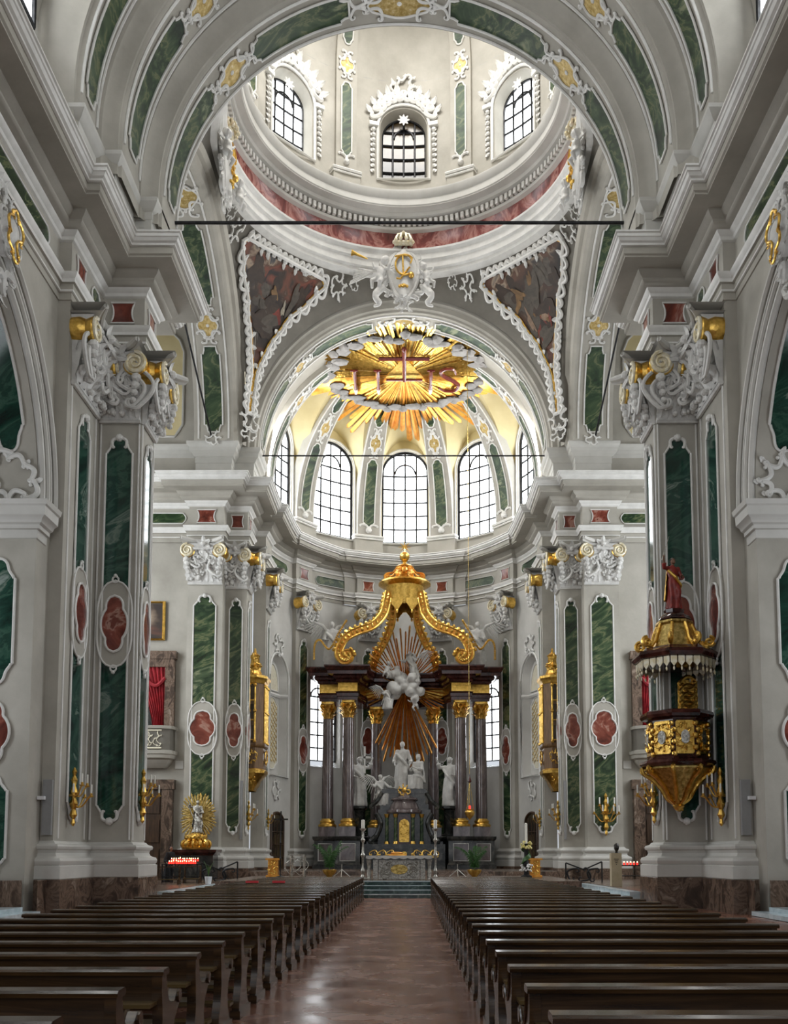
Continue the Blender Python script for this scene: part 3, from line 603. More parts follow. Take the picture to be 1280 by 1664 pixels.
# ---- pendentives
def pend(phi, h, d=0):      # sphere through the four arches, stretched a little; phi from +x towards +y
    dd = sqrt(max(0, 200 - h * h)); return ((dd - d) * cos(phi), CY + (dd - d) * sin(phi), SPR + .1 + (h) * 1.13 - d * .3)
mb = MB()
for q in range(4):
    rows = []
    for i in range(37):
        f = R(q * 90 + i * 2.5); mx_ = max(abs(cos(f)), abs(sin(f))); dl = 10.05 / mx_; hl = sqrt(max(0, 200 - dl * dl))
        rows.append([pend(f, h) for h in lin(hl, 10.05, 14)])
    mb.grid(rows)
    fill = []
    for r0 in rows:
        p = r0[0]; far = abs(p[1] - CY) > abs(p[0]); a = math.atan2(p[2] - SPR, p[0] if far else p[1] - CY)
        fill.append([p, (10.2 * cos(a), p[1] + (.6 if p[1] > CY else -.6), SPR + 10.2 * sin(a)) if far else (p[0] + (.6 if p[0] > 0 else -.6), CY + 10.2 * cos(a), SPR + 10.2 * sin(a))])
    mb.grid(fill[:19]); mb.grid(fill[19:])
pn = struct(mb, 'ceiling', 'plaster_dark')
def pmap(phi0): return lambda u, v, d=0: pend(phi0 + u / 12.0, v, d + .04)
frv = lin(1.6, 9.25, 34)
def fw(h):
    dd = sqrt(200 - h * h); lim = (R(45) - math.acos(min(1, 10.0 / dd))) * 12
    t = (h - 1.6) / 7.65; w_ = max(.05, lim - .35 - .25 * t)
    if t > .90: w_ *= sqrt(max(0, 1 - ((t - .90) / .105) ** 2)) * .45 + .55
    return w_ * (1 + .05 * sin(h * 4.2))
for s in (-1, 1):
    S = SIDE[s]; ph = R(45) if s > 0 else R(135)
    t = thing('ceiling_painting', 'dark brown and red figure fresco in a scalloped gilt frame, %s of the central cartouche' % S, 'painting', pend(ph, 6), 'pendentive frescoes')
    M_ = pmap(ph); ws = [fw(h) for h in frv]
    mb = MB(); strip(mb, M_, 0, frv, ws, .02); mb.build('canvas', 'fresco_' + S, t)
    rnd = random.Random(21 + s); PT = ['paint_umber', 'paint_cloud', 'paint_ochre', 'paint_red', 'paint_flesh', 'paint_cream', 'paint_umber', 'paint_red', 'paint_flesh']
    pm = {}
    for k in range(46):
        h = 2.2 + 6.6 * rnd.random() ** .8; wmax = fw(h) - .5
        if wmax < .2: continue
        u0 = rnd.uniform(-wmax, wmax); kd = PT[k % 9] if h < 7.6 else ['paint_cloud', 'paint_umber', 'paint_ochre'][k % 3]; ln, wd, an = rnd.uniform(.3, .8), rnd.uniform(.1, .3), rnd.uniform(.4, 2.2)
        if kd in ('paint_umber', 'paint_cloud'): ln *= 1.3; wd *= 2
        ph_ = rnd.uniform(0, 6); P = []
        for j in range(18):
            a = 2 * pi * j / 18; rr_ = 1 + .28 * sin(3 * a + ph_) + .16 * sin(5 * a + 2 * ph_); x, y = ln * rr_ * cos(a), wd * rr_ * sin(a)
            uu = u0 + x * cos(an) - y * sin(an); vv = h + (x * sin(an) + y * cos(an)) * .8; vv = max(1.7, min(9.1, vv)); lm = max(0, fw(vv) - .08); P.append((max(-lm, min(lm, uu)), vv))
        b_ = pm.setdefault(kd, MB()); dd_ = .03 + .0012 * k
        b_.add([M_(u0 if abs(u0) < fw(h) else 0, h, dd_)] + [M_(u, v, dd_) for u, v in P], [(0, j + 1, (j + 1) % 18 + 1) for j in range(18)])
    for kd, b_ in pm.items(): b_.build('painted_figures', kd, t)['kind'] = 'stuff'
    mb = MB(); mb.tube(edge(M_, 0, frv, ws, .06), .07, 6, True); mb.build('gilt_edge', 'gold', t)
    e = edge(M_, 0, frv, [w_ + .14 for w_ in ws], .09)
    mb = MB(); mb.tube(e, .12, 6, True); mb.build('frame', 'moulding', t)
    mb = MB(); rnd = random.Random(9)
    Ed = [(-w_ - .15, v) for v, w_ in zip(frv, ws)] + [(x, frv[-1] + .12) for x in lin(-ws[-1], ws[-1], 26)] + [(w_ + .15, v) for v, w_ in zip(frv, ws)][::-1]
    for i in range(0, len(Ed) - 2, 2):
        a, b = Ed[i], Ed[i + 2]
        if math.hypot(a[0] - b[0], a[1] - b[1]) > .9: continue
        cscroll(mb, M_, a[0], a[1], b[0], b[1], .1, .09, .45, curl=.35); blobM(mb, M_, a[0], a[1], .1, .13)
        leafy(mb, M_, a[0], a[1], .05, .45, rnd.uniform(0, 6.28), .12, .3)
    for (u, v, z) in ((-4.6, 9.1, .5), (4.6, 9.1, .5), (0, 1.4, .6), (0, .5, .4), (-5.7, 9.45, .3), (5.7, 9.45, .3)): rocaille(mb, M_, u, v, z, int(v * 7 + u), .08, 7)
    mb.build('frame_scrollwork', 'moulding', t)
# ---- dome
def lathe_ring(prof, name, mt, parent=None, n=96):
    mb = MB(); rows = [[(r_ * sin(2 * pi * k / n), CY + r_ * cos(2 * pi * k / n), z) for k in range(n)] for r_, z in prof]; mb.grid(rows, True)
    return mb.build(name, mt, parent) if parent else struct(mb, name, mt)
ring = lathe_ring([(10.25, 39.0), (10.0, 39.15), (9.9, 39.2), (9.9, 39.4), (9.75, 39.5), (9.72, 39.9), (9.6, 40.0), (9.58, 40.35), (9.42, 40.5), (9.4, 40.62), (9.75, 40.7)], 'trim_9', 'moulding')
lathe_ring([(9.75, 40.68), (9.8, 40.75), (9.8, 41.9), (9.75, 42.0)], 'marble_frieze', 'frieze_red', ring)
lathe_ring([(9.82, 41.9), (9.55, 42.0), (9.5, 42.1), (9.5, 42.15), (9.55, 42.16), (9.55, 42.62), (9.2, 42.7), (9.15, 42.9), (8.75, 43.0), (8.75, 43.05), (8.7, 43.1), (8.7, 43.5), (8.6, 43.6), (8.55, 43.8), (8.5, 43.9), (8.5, 44.0), (9.95, 44.15)], 'cornice', 'plaster_light', ring)
lathe_ring([(9.56, 42.17), (9.54, 42.17), (9.54, 42.6), (9.56, 42.6)], 'dentil_ground', 'plaster_dark', ring)
mb = MB()
for k in range(168):
    a = 2 * pi * k / 168; M_ = drum(0, CY, 9.54); mb.box(a * 9.54 - .1, a * 9.54 + .1, 42.2, 42.56, 0, .22, lambda u, v, d: M_(u, v, d))
mb.build('dentils', 'moulding', ring)['kind'] = 'stuff'
RD = 9.9; Md = drum(0, CY, RD)
opens = [((R(a)) * RD, 1.55, 45.7, 49.2, 1.5) for a in (-135, -90, -45, 0, 45, 90, 135)]
mb = MB(); archwall(mb, Md, -pi * RD, pi * RD, 44.1, 52.6, opens, step=.55, thick=.9, splay=.25); dr = struct(mb, 'wall_dome', 'plaster')
for i, (uc, h, zb, zs, rise) in enumerate(opens):
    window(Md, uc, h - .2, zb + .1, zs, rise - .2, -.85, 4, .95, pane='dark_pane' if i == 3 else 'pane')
def domemap(r0, z1):        # vertical to z1, then a hemisphere; u is an arc at the wall
    def f(u, v, d=0):
        a = u / r0
        if v <= z1: r_, z = r0 - d, v
        else: b = (v - z1) / r0; r_, z = (r0 - d) * cos(b), z1 + (r0 - d) * sin(b)
        return (r_ * sin(a), CY + r_ * cos(a), z)
    return f
DM = domemap(RD, 52.6)
mb = MB(); mb.grid([[DM(u, v) for v in lin(52.6, 52.6 + RD * 1.5, 16)] for u in lin(-pi * RD, pi * RD, 65)]); struct(mb, 'ceiling', 'plaster')
for k in range(8):
    a = -157.5 + 45 * k
    side = 'left' if a < 0 else 'right'
    if abs(a) > 115: continue
    nm = {22.5: 'beside the dark window', 67.5: 'outside the bright side window', 112.5: 'nearest the big arch'}[abs(a)]
    t = thing('dome_pilaster', 'dome pilaster %s of centre with green marble panel, %s' % (side, nm), 'pilaster', DM(R(a) * RD, 44.2), 'dome pilasters'); u0 = R(a) * RD
    mb = MB(); rows = []
    for v in [44.2, 45.6, 45.61] + lin(46, 64, 24):
        w_ = .95 if v < 45.61 else .72; dd = .4 if v < 45.61 else .22
        rows.append([DM(u0 - w_, v, 0)] + [DM(u0 + w_ * q, v, dd) for q in (-1, -.5, 0, .5, 1)] + [DM(u0 + w_, v, 0)])
    mb.grid(rows); mb.build('shaft', 'plaster', t)
    mb = MB()
    for z, dd, rr in ((45.5, .46, .1), (45.3, .42, .07), (44.5, .42, .08)): mb.tube([DM(u0 - 1.0, z, 0), DM(u0 - 1.0, z, dd), DM(u0 + 1.0, z, dd), DM(u0 + 1.0, z, 0)], rr, 6)
    mb.build('base_moulding', 'moulding', t)
    Mo = lambda u, v, d=0: DM(u0 + u, v, d + .22)
    panel(t, Mo, 0, ogee(46.6, 51.7, .36, .5), 'vault_green', .05); cartouche(t, Mo, 0, 52.9, .42, .6, 5 + k); panel(t, Mo, 0, ogee(54.3, 60, .34, .5), 'vault_green', .05)
    om = MB(); cscroll(om, Mo, -.5, 46.7, 0, 46.2, .06, .06, .3); cscroll(om, Mo, .5, 46.7, 0, 46.2, .06, .06, -.3); blobM(om, Mo, 0, 46.2, .06, .22); om.build('stucco_scroll', 'moulding', t)
for i, a in enumerate((-90, -45, 0, 45, 90)):
    u0 = R(a) * RD; big = abs(a) < 1
    t = thing('window_surround', {-90: 'white stucco frame of the left edge dome window', -45: 'white stucco frame and hanging husks round the bright left dome window', 0: 'tall white rococo frame and hood round the dark central dome window', 45: 'white stucco frame and hanging husks round the bright right dome window', 90: 'white stucco frame of the right edge dome window'}[a], 'window frame', Md(u0, 45.6), 'dome window surrounds')
    mb = MB(); mb.tube([Md(u0 + u, v, .08) for u, v in archoutline(0, 1.72, 45.6, 49.2, 1.7)], .1, 6, True); mb.build('frame', 'moulding', t)
    mb = MB()
    for q in (-1, 1):
        for k in range(9): blobM(mb, Md, u0 + q * 2.0, 49.0 - .36 * k, .1, .16 - .008 * k); leafy(mb, Md, u0 + q * 2.0, 49.2 - .36 * k, .05, .4, -pi / 2 + q * .4, .12, .3)
        mb.box(u0 + q * 2.0 - .3, u0 + q * 2.0 + .3, 49.2, 49.45, 0, .3, lambda u, v, d: Md(u, v, d))
        for k in range(5):
            th = .35 + .26 * k; cscroll(mb, DM, u0 + q * 2.05 * cos(th - .2), 49.5 + 2.1 * sin(th - .2), u0 + q * 2.05 * cos(th + .25), 49.5 + 2.1 * sin(th + .25), .14, .12, .4 * q, curl=.4)
            leafy(mb, DM, u0 + q * 2.1 * cos(th), 49.5 + 2.1 * sin(th), .1, .75, (th if q > 0 else pi - th), .18, .4)
    rocaille(mb, DM, u0, 52.0, .75 if big else .4, 3 + i, .15, 9, 1.2); mb.build('rocaille_hood', 'moulding', t)
    mb = MB()
    for k in range(8): leafy(mb, lambda u, v, d=0: Md(u0 + u, v, -.35 + d), 0, 50.15, .05, .42, k * pi / 4, .07, .1)
    mb.build('star_rosette', 'moulding', t)
# side keystone cartouches and the apse
# lower apse wall
Ma = drum(0, YAP, RAP); q_ = pi / 2 * RAP
lw = [(R(a) * RAP, 1.8, 8.4, 14.0, 1.8) for a in (-41.3, 41.3)]; nic = [(R(a) * RAP, 1.35, 7.4, 14.6, 1.7) for a in (-70.5, 70.5)]
mb = MB(); archwall(mb, Ma, -q_, q_, 0, ZC0, sorted(lw + nic), step=.5, thick=.55, splay=.35)
ap = struct(mb, 'wall_apse', 'plaster_light')
for (uc, h, zb, zs, rise) in lw: window(Ma, uc, 1.5, 8.9, 13.9, 1.55, -.42, 4, 1.0)
for i, (uc, h, zb, zs, rise) in enumerate(nic):
    mb = MB(); wallrect(mb, Ma, uc - 1.4, uc + 1.4, 7.3, 16.5, 5, -.5); mb.build('niche_back', 'plaster_light', ap)
    t = thing('lattice_panel', 'pale gilt lattice panel in the arched niche on the %s of the apse' % ('left' if i == 0 else 'right'), 'panel', Ma(uc, 8, -.4), 'lattice niches')
    sh = ogee(7.9, 13.2, .78, .7); sh2 = ([13.7 + .1 * k for k in range(21)], [.85 * sqrt(max(0, 1 - (k / 20) ** 2)) for k in range(21)])
    Mn = lambda u, v, d=0: Ma(uc + u, v, d - .48)
    for q, shp in enumerate((sh, sh2)):
        mb = MB(); strip(mb, Mn, 0, shp[0], shp[1], .04); pl = mb.build('ground', 'lattice', t)
        mb = MB(); mb.tube(edge(Mn, 0, shp[0], shp[1], .07), .05, 6, True); mb.build('edge_moulding', 'moulding', pl)
    mb = MB()
    for k in range(-12, 13):
        for g in (-1, 1):
            P = [(x, 10.55 + k * .42 + g * x) for x in lin(-.72, .72, 7)]; P = [p for p in P if 8.3 < p[1] < 12.9]
            if len(P) > 1: mb.tube([Mn(x, v, .06) for x, v in P], .03, 4)
    mb.build('trellis', 'ornament_gold', t)
    mb = MB(); mb.tube([Ma(uc - 1.45, 13.4, .02), Ma(uc, 13.4, .02) if False else Ma(uc - 1.0, 13.4, -.45), Ma(uc + 1.0, 13.4, -.45), Ma(uc + 1.45, 13.4, .02)], .16, 6); mb.build('impost', 'moulding', t)
    mb = MB(); mb.tube([Ma(uc + u, v, .06) for u, v in archoutline(0, 1.5, 7.3, 14.6, 1.85)], .09, 6, True); rocaille(mb, Ma, uc, 17.0, .7, 77 + i, .05, 8); rocaille(mb, Ma, uc, 6.3, .5, 78 + i, .05, 7, 1.5)
    mb.build('surround', 'moulding', t)
# upper apse shell with lunettes
RZ, HZ = 10.4, 28.0
def rdome(z): return RAP * sqrt(max(0, 1 - ((z - HZ) / RZ) ** 2)) if z > HZ else RAP
WC = (-72, -36, 0, 36, 72); WH = 1.9; WHA = math.degrees(WH / RAP)
low, up, dm = MB(), MB(), MB()
def hl(a): return HZ + .3 + 7.3 * sqrt(max(0, 1 - (a / 15.6) ** 2)) if a < 15.6 else HZ + .3
def seg(ths, hole):
    lo_, hi_, do_ = [], [], []
    for th in ths:
        c = min(WC, key=lambda q: abs(q - th)); a = abs(th - c); H = hl(a)
        z0 = (32.8 + 1.9 * sqrt(max(0, 1 - (a / WHA) ** 2))) if hole else 26.9
        P = lambda r_, z: (r_ * sin(R(th)), YAP + r_ * cos(R(th)), z)
        lo_.append([P(RAP, ZC1 - .2), P(RAP, 26.9)]); z1 = max(H, z0 + .02); hi_.append([P(RAP, z) for z in lin(z0, z1, 6)])
        zz = min(z1 + .25 + .45 * (RAP - rdome(z1)), HZ + RZ - .05); g = math.asin(min(1, (zz - HZ) / RZ)) if zz > HZ else 0
        do_.append([P(RAP, z1)] + [P(RAP * cos(b), HZ + RZ * sin(b)) for b in lin(g, pi / 2 - .01, 18)])
    low.grid(lo_); up.grid(hi_); dm.grid(do_)
cur = -90
for c in WC:
    seg(lin(cur, c - WHA, 8), False); seg([c - WHA * cos(pi * k / 16) for k in range(17)], True); cur = c + WHA
seg(lin(cur, 90, 8), False)
us = struct(low, 'wall_apse_upper', 'plaster'); up.build('window_wall', 'cream', us)
cl = struct(dm, 'ceiling', 'cream')
mb = MB(); mb.grid([[(RAP * cos(a), y, HZ + RZ * sin(a)) for a in lin(0, pi, 40)] for y in (62.4, YAP)]); mb.grid([[(x, y, z) for z in (ZC1 - .2, HZ)] for x, y in ((9.9, 62.4), (9.9, YAP))]); mb.grid([[(x, y, z) for z in (ZC1 - .2, HZ)] for x, y in ((-9.9, 62.4), (-9.9, YAP))])
mb.build('choir_vault', 'plaster', cl)
for c in WC:
    u0 = R(c) * RAP; window(Ma, u0, WH - .1, 27.0, 32.8, 1.8, -.3, 4, 1.12)
    mb = MB(); O = archoutline(u0, WH, 26.9, 32.8, 1.9); mb.grid([[Ma(*p, 0) for p in O] + [Ma(*O[0], 0)], [Ma(*p, -.32) for p in O] + [Ma(*O[0], -.32)]])
    mb.tube([Ma(*p, .05) for p in archoutline(u0, WH + .12, 26.8, 32.8, 2.02)], .09, 6, True); mb.build('window_reveal', 'moulding', us)
def apmap(r0):
    def f(u, v, d=0):
        a = u / r0
        if v <= HZ: r_, z = r0 - d, v
        else: b = (v - HZ) / 10.15; r_, z = (r0 - d) * cos(b), HZ + (RZ - d) * sin(b)
        return (r_ * sin(a), YAP + r_ * cos(a), z)
    return f
AM = apmap(RAP)
for a in (-90, -54, -18, 18, 54, 90):
    S = 'left' if a < 0 else 'right'; nm = {18: 'beside the middle apse window', 54: 'between two apse side windows', 90: 'at the mouth of the choir'}[abs(a)]
    t = thing('vault_rib', 'vault rib with green panels, %s of centre, %s' % (S, nm), 'rib', AM(R(a) * RAP, 25.5), 'apse vault ribs'); u0 = R(a) * RAP
    mb = MB(); rows = []
    for v in [25.3, 27.1, 27.11] + lin(27.3, HZ + 13.5, 44):
        k = 1 if v < HZ else 1; w_ = 1.2 if v <= 27.1 else 1.0; dd = .5 if v <= 27.1 else .35
        b = max(0, (v - HZ) / 10.15); ww = w_ if b < .55 else w_ * 1.0
        rows.append([AM(u0 - ww, v, -.4)] + [AM(u0 + ww * q, v, dd) for q in (-1, -.75, -.5, -.25, 0, .25, .5, .75, 1)] + [AM(u0 + ww, v, -.4)])
    mb.grid(rows); mb.build('rib_shaft', 'plaster', t)
    mb = MB()
    for z, dd, rr in ((27.15, .55, .11), (26.95, .52, .08)): mb.tube([AM(u0 - 1.25, z, 0), AM(u0 - 1.25, z, dd), AM(u0 + 1.25, z, dd), AM(u0 + 1.25, z, 0)], rr, 6)
    mb.tube([AM(u0 - .98, v, .36) for v in lin(27.2, 40, 24)], .05, 6); mb.tube([AM(u0 + .98, v, .36) for v in lin(27.2, 40, 24)], .05, 6)
    mb.build('rib_moulding', 'moulding', t)
    Mo = lambda u, v, d=0: AM(u0 + u, v, d + .35)
    panel(t, Mo, 0, ogee(28.0, 33.4, .5, .5), 'vault_green', .05); cartouche(t, Mo, 0, 34.7, .5, .75, 15 + a); panel(t, Mo, 0, ogee(36.0, 39.6, .55, .5), 'vault_green', .05)
    om = MB(); cscroll(om, Mo, -.75, 28.1, 0, 27.7, .06, .07, .3); cscroll(om, Mo, .75, 28.1, 0, 27.7, .06, .07, -.3); blobM(om, Mo, 0, 27.7, .06, .28); om.build('stucco_scroll', 'moulding', t)
# ============================================================ PIERS AND PILASTERS
def shaft_panels(t, M, uc, w, z0, z1, s, zm=8.3, deep=True, mm=True, am=None):
    g = 'deep_green_marble' if deep else 'green_marble'
    panel(t, M, uc, ogee(z0, z1, w, .85), g, .045, .03, s)
    if mm:
        am = am or w * 1.0; bm = 1.1
        mb = MB(); vs, ws = shield(zm, w * 1.28, bm * 1.55); strip(mb, M, uc, vs, ws, .07); o = mb.build('medallion_ground', 'plaster', t, s)
        f = MB(); f.tube(edge(M, uc, vs, ws, .09), .04, 6, True)
        for q in (-1, 1): f.tube([M(uc + .12 * cos(a), zm + q * bm * 1.58 + .12 * sin(a), .1) for a in lin(0, 2 * pi, 10)], .04, 5); blobM(f, M, uc, zm + q * bm * 1.72, .1, .08)
        f.build('ground_moulding', 'moulding', o, s)
        o = panel(t, M, uc, quatre(zm, am, bm), 'red_marble', .05, .1, s, 'red_medallion')
    for q, zz in ((1, z0 + .12), (-1, z1 - .1)):
        f = MB()
        for k in (-1, 1): cscroll(f, M, uc + k * w * .5, zz + q * .25, uc, zz - q * .12, .07, .05, .35 * k * q)
        blobM(f, M, uc, zz - q * .12, .08, .16); f.build('stucco_scroll', 'moulding', t, s)
for s in (-1, 1):
    S = SIDE[s]
    # A: nave pilaster; B: crossing pier
    for (nm, plan, faces, lab) in (
        ('pilaster', NEAR[1:4], [(facing_nave(11.75, 0), 34.4, 1.35, .62)], '%s nave pilaster nearest the camera, facing the aisle, green panel under gilded capital'),
        ('crossing_pier', NEAR[3:10], [(facing_west(0, 36.2), 10.93, .78, .52), (facing_nave(10.1, 0), 37.08, .84, .5)], '%s crossing pier before the transept, one face to the camera, one to the aisle')):
        t = thing(nm, lab % S, 'pilaster', (s * 11.5, 35, 0), 'nave pilasters')
        MB().sweep(plan, [(0, 2.1), (0, ZC0 + .05)]).build('shaft', 'plaster', t, s)
        MB().sweep(plan, BASE).build('base', 'plaster_light', t, s)
        MB().sweep(plan, PLIN).build('plinth', 'plinth_marble', t, s)
        for i, (M, uc, w, pw) in enumerate(faces):
            shaft_panels(t, M, uc, pw, 2.9, 17.9, s, 10.5)
            capital(t, M, uc, w, 18.6, 21.45, sx=s, seed=i + 3)
            mb = MB()
            for q in (-1, 1): mb.tube([M(uc + q * (w - .03), z, .02) for z in (2.2, 18.5)], .035, 5)
            mb.build('arris_bead', 'moulding', t, s)
    for (nm, plan, faces, lab) in (
        ('crossing_pier', FAR[1:5], [(facing_west(0, 59), 12.5, 1.05, .70)], '%s far crossing pier, broad face to the camera'),
        ('choir_pilaster', FAR[4:8], [(facing_west(0, 60), 10.72, .66, .42), (facing_nave(10.05, 0), 60.7, .66, .36)], '%s choir pilaster set behind the far crossing pier'),):
        t = thing(nm, lab % S + ', green panels around a red medallion', 'pilaster', (s * 12, 60, 0), 'far piers')
        MB().sweep(plan, [(0, 2.1), (0, ZC0 + .05)]).build('shaft', 'plaster', t, s)
        MB().sweep(plan, BASE).build('base', 'plaster_light', t, s)
        MB().sweep(plan, PLIN).build('plinth', 'plinth_marble', t, s)
        for i, (M, uc, w, pw) in enumerate(faces):
            shaft_panels(t, M, uc, pw, 3.0, 17.9, s, 9.5, False, am=.8 if pw > .5 else .5)
            capital(t, M, uc, w, 18.7, 21.45, sx=s, seed=i + 7, gold='gold', face='cream_gold')
    # D at the mouth of the apse, E and F round it
    t = thing('apse_pilaster', '%s narrow pilaster where the choir meets the apse, beside the niche' % S, 'pilaster', (s * 9.6, 64.7, 0), 'apse pilasters')
    pl = [(10.4, 64.7), (9.55, 64.7), (9.55, 66.7), (9.9, 66.7)]
    MB().sweep(pl, [(0, 2.1), (0, ZC0 + .05)]).build('shaft', 'plaster', t, s); MB().sweep(pl, BASE).build('base', 'plaster_light', t, s); MB().sweep(pl, PLIN).build('plinth', 'plinth_marble', t, s)
    capital(t, facing_nave(9.55, 0), 65.7, .9, 18.7, 21.45, sx=s, gold='gold', face='cream_gold'); shaft_panels(t, facing_nave(9.55, 0), 65.7, .5, 3, 17.9, s, 9.5, False)
    for a, nm in ((54, 'between arched niche and bright lower window'), (18, 'behind the altar columns')):
        t = thing('apse_pilaster', '%s apse pilaster %s, red medallion' % (S, nm), 'pilaster', (s * 8 * sin(R(a)), YAP + 9 * cos(R(a)), 0), 'apse pilasters')
        pl = [((RAP - d_) * sin(R(b)), YAP + (RAP - d_) * cos(R(b))) for b, d_ in ((a + 5.2, 0), (a + 5.2, .35), (a + 2.5, .35), (a, .35), (a - 2.5, .35), (a - 5.2, .35), (a - 5.2, 0))]
        MB().sweep(pl, [(0, 2.1), (0, ZC0 + .05)]).build('shaft', 'plaster', t, s); MB().sweep(pl, BASE).build('base', 'plaster_light', t, s); MB().sweep(pl, PLIN).build('plinth', 'plinth_marble', t, s)
        Mp = drum(0, YAP, RAP - .35); uc = R(a) * (RAP - .35)
        shaft_panels(t, Mp, uc, .44, 3.0, 17.9, s, 9.5 if a == 54 else 10.6, False, am=.5)
        capital(t, Mp, uc, .8, 18.7, 21.45, sx=s, gold='gold', face='cream_gold')
# far wall closing the choir recess and iron tie rods
def rod(a, b, r, label): return solo(MB().tube([a, b], r, 8), 'tie_rod', 'iron', label, 'tie rod')
rod((-11, 38, 28.15), (11, 38, 28.15), .07, 'long dark iron tie rod crossing below the dome ring'); rod((-9.9, 60.6, 27.75), (9.9, 60.6, 27.75), .05, 'thin iron tie rod across the choir arch')
for s in (-1, 1): rod((s * 12.2, 58.9, 28.0), (s * 12.35, 46, 34.2) if s > 0 else (s * 12.35, 46, 34.2), .06, 'slanting iron rod behind the %s cornice end' % SIDE[s])
# ============================================================ FIGURES
def ring_pts(cx, cy, z, rx, ry, k=0, amp=0, ph=0, n=28):
    return [(cx + rx * cos(a) * (1 + amp * sin(k * a + ph)), cy + ry * sin(a) * (1 + amp * sin(k * a + ph)), z) for a in [2 * pi * i / n for i in range(n)]]
def figure_mesh(mb, H, yaw, loc, armL, armR, seed=0, sit=False, hair=1, cape=True, lean=0.0, parts=None):
    """robed standing or seated figure facing -y before yaw; arms are (elbow, hand) in units of H"""
    rnd = random.Random(seed); Rz = Matrix.Rotation(yaw, 3, 'Z')
    def P(p): q = Rz @ Vector((p[0] + lean * p[2], p[1], p[2])); return (loc[0] + q.x * H, loc[1] + q.y * H, loc[2] + q.z * H)
    def G(b, rows): b.grid([[P(p) for p in r] for r in rows], True, True)
    body = mb; robe = parts['robe'] if parts else mb; skin = parts['skin'] if parts else mb; cap = parts['cape'] if parts else mb; hr = parts['hair'] if parts else mb
    ph = rnd.uniform(0, 6); sway = rnd.choice((-1, 1)) * .018
    if not sit:
        G(robe, [ring_pts(sway * sin(z * 5), .01 * sin(z * 4), z, rx, ry, 7, am, ph + z * 4) for z, rx, ry, am in
             ((0, .15, .12, .14), (.03, .155, .125, .14), (.15, .135, .11, .13), (.3, .12, .10, .11), (.42, .115, .09, .09), (.52, .11, .082, .07), (.6, .088, .066, .04), (.68, .10, .07, .03), (.76, .12, .07, .02), (.805, .10, .058, 0), (.83, .05, .042, 0), (.85, .03, .03, 0))])
        b = [(-.02, -.10, .33), (.03, -.09, .42)]; robe.tube([P((.05, -.02, .5)), P((.06, -.085, .34)), P((.055, -.05, .08))], [H * .06, H * .055, H * .05], 8)
        z0 = 0
    else:
        z0 = -.2
        G(robe, [ring_pts(0, yy, z, rx, ry, 7, am, ph + z * 5) for z, yy, rx, ry, am in ((0, -.10, .16, .17, .12), (.1, -.09, .15, .17, .12), (.22, -.07, .14, .16, .08), (.3, -.03, .12, .12, .05), (.4, .02, .09, .07, .03), (.5, .01, .105, .07, .02), (.6, 0, .10, .058, 0), (.63, 0, .05, .04, 0), (.65, 0, .03, .03, 0))])
        for q in (-1, 1): robe.tube([P((q * .06, .02, .28)), P((q * .08, -.19, .28)), P((q * .07, -.2, .02))], [H * .07, H * .062, H * .05], 8)
    skin.tube([P((0, 0, .82 + z0)), P((0, -.005, .88 + z0))], H * .028, 8)
    c = P((0, -.012, .925 + z0)); skin.blob(c, (H * .046, H * .052, H * .062), 12, 9)
    skin.blob(P((0, -.065, .918 + z0)), H * .012, 6, 5); skin.blob(P((0, -.05, .892 + z0)), (H * .024, H * .018, H * .016), 6, 5)
    for q in (-1, 1): skin.blob(P((q * .047, -.005, .922 + z0)), H * .012, 6, 4)
    if hair: hr.blob(P((0, .008, .942 + z0)), (H * .054, H * .056, H * .058), 10, 8, rough=.25); hr.blob(P((0, .035, .90 + z0)), (H * .042, H * .03, H * .055), 8, 6)
    for q, arm in ((-1, armL), (1, armR)):
        if not arm: continue
        sh = (q * .10, 0, .785 + z0); el, ha = arm; el = (el[0], el[1], el[2] + z0); ha = (ha[0], ha[1], ha[2] + z0)
        mid = tuple((a + b) / 2 for a, b in zip(el, ha))
        robe.tube([P(sh), P(el), P(mid)], [H * .042, H * .04, H * .05], 8); robe.blob(P(sh), H * .05, 8, 6)
        skin.tube([P(el), P(ha)], [H * .026, H * .017], 8)
        d = (Vector(ha) - Vector(el)).normalized(); sd = d.cross(Vector((0, 0, 1))); sd = sd.normalized() if sd.length > .1 else Vector((1, 0, 0))
        palm = Vector(ha) + d * .018; skin.blob(P(palm), H * .019, 7, 5)
        for k, ln in enumerate((.030, .036, .038, .033)):
            b0 = palm + sd * (-.014 + .0095 * k); skin.tube([P(b0), P(b0 + d * ln * .6), P(b0 + d * ln - Vector((0, 0, .008)))], [H * .006, H * .0055, H * .0045], 5)
        skin.tube([P(palm - sd * .012), P(palm - sd * .03 + d * .012)], [H * .007, H * .005], 5)
    if cape:
        rows = []
        for i in range(9):
            t = i / 8; z = .79 + z0 - t * (.62 if not sit else .45); w_ = .11 + .07 * t
            A = [pi * (-.08 + 1.16 * k / 12) for k in range(13)]
            rows.append([(w_ * cos(a), .03 + (.07 + .05 * t) * sin(a) * (1 + .16 * sin(a * 9 + ph)), z) for a in A] + [(.93 * w_ * cos(a), .03 + (.045 + .04 * t) * sin(a) * (1 + .16 * sin(a * 9 + ph)), z) for a in A[::-1]])
        cap.grid([[P(p) for p in r] for r in rows], True, True)
        cap.tube([P((-.12, -.03, .74 + z0)), P((0, -.095, .60 + z0)), P((.12, -.06, .46 + z0)), P((.14, .03, .38 + z0))], [H * .03, H * .035, H * .035, H * .025], 7)
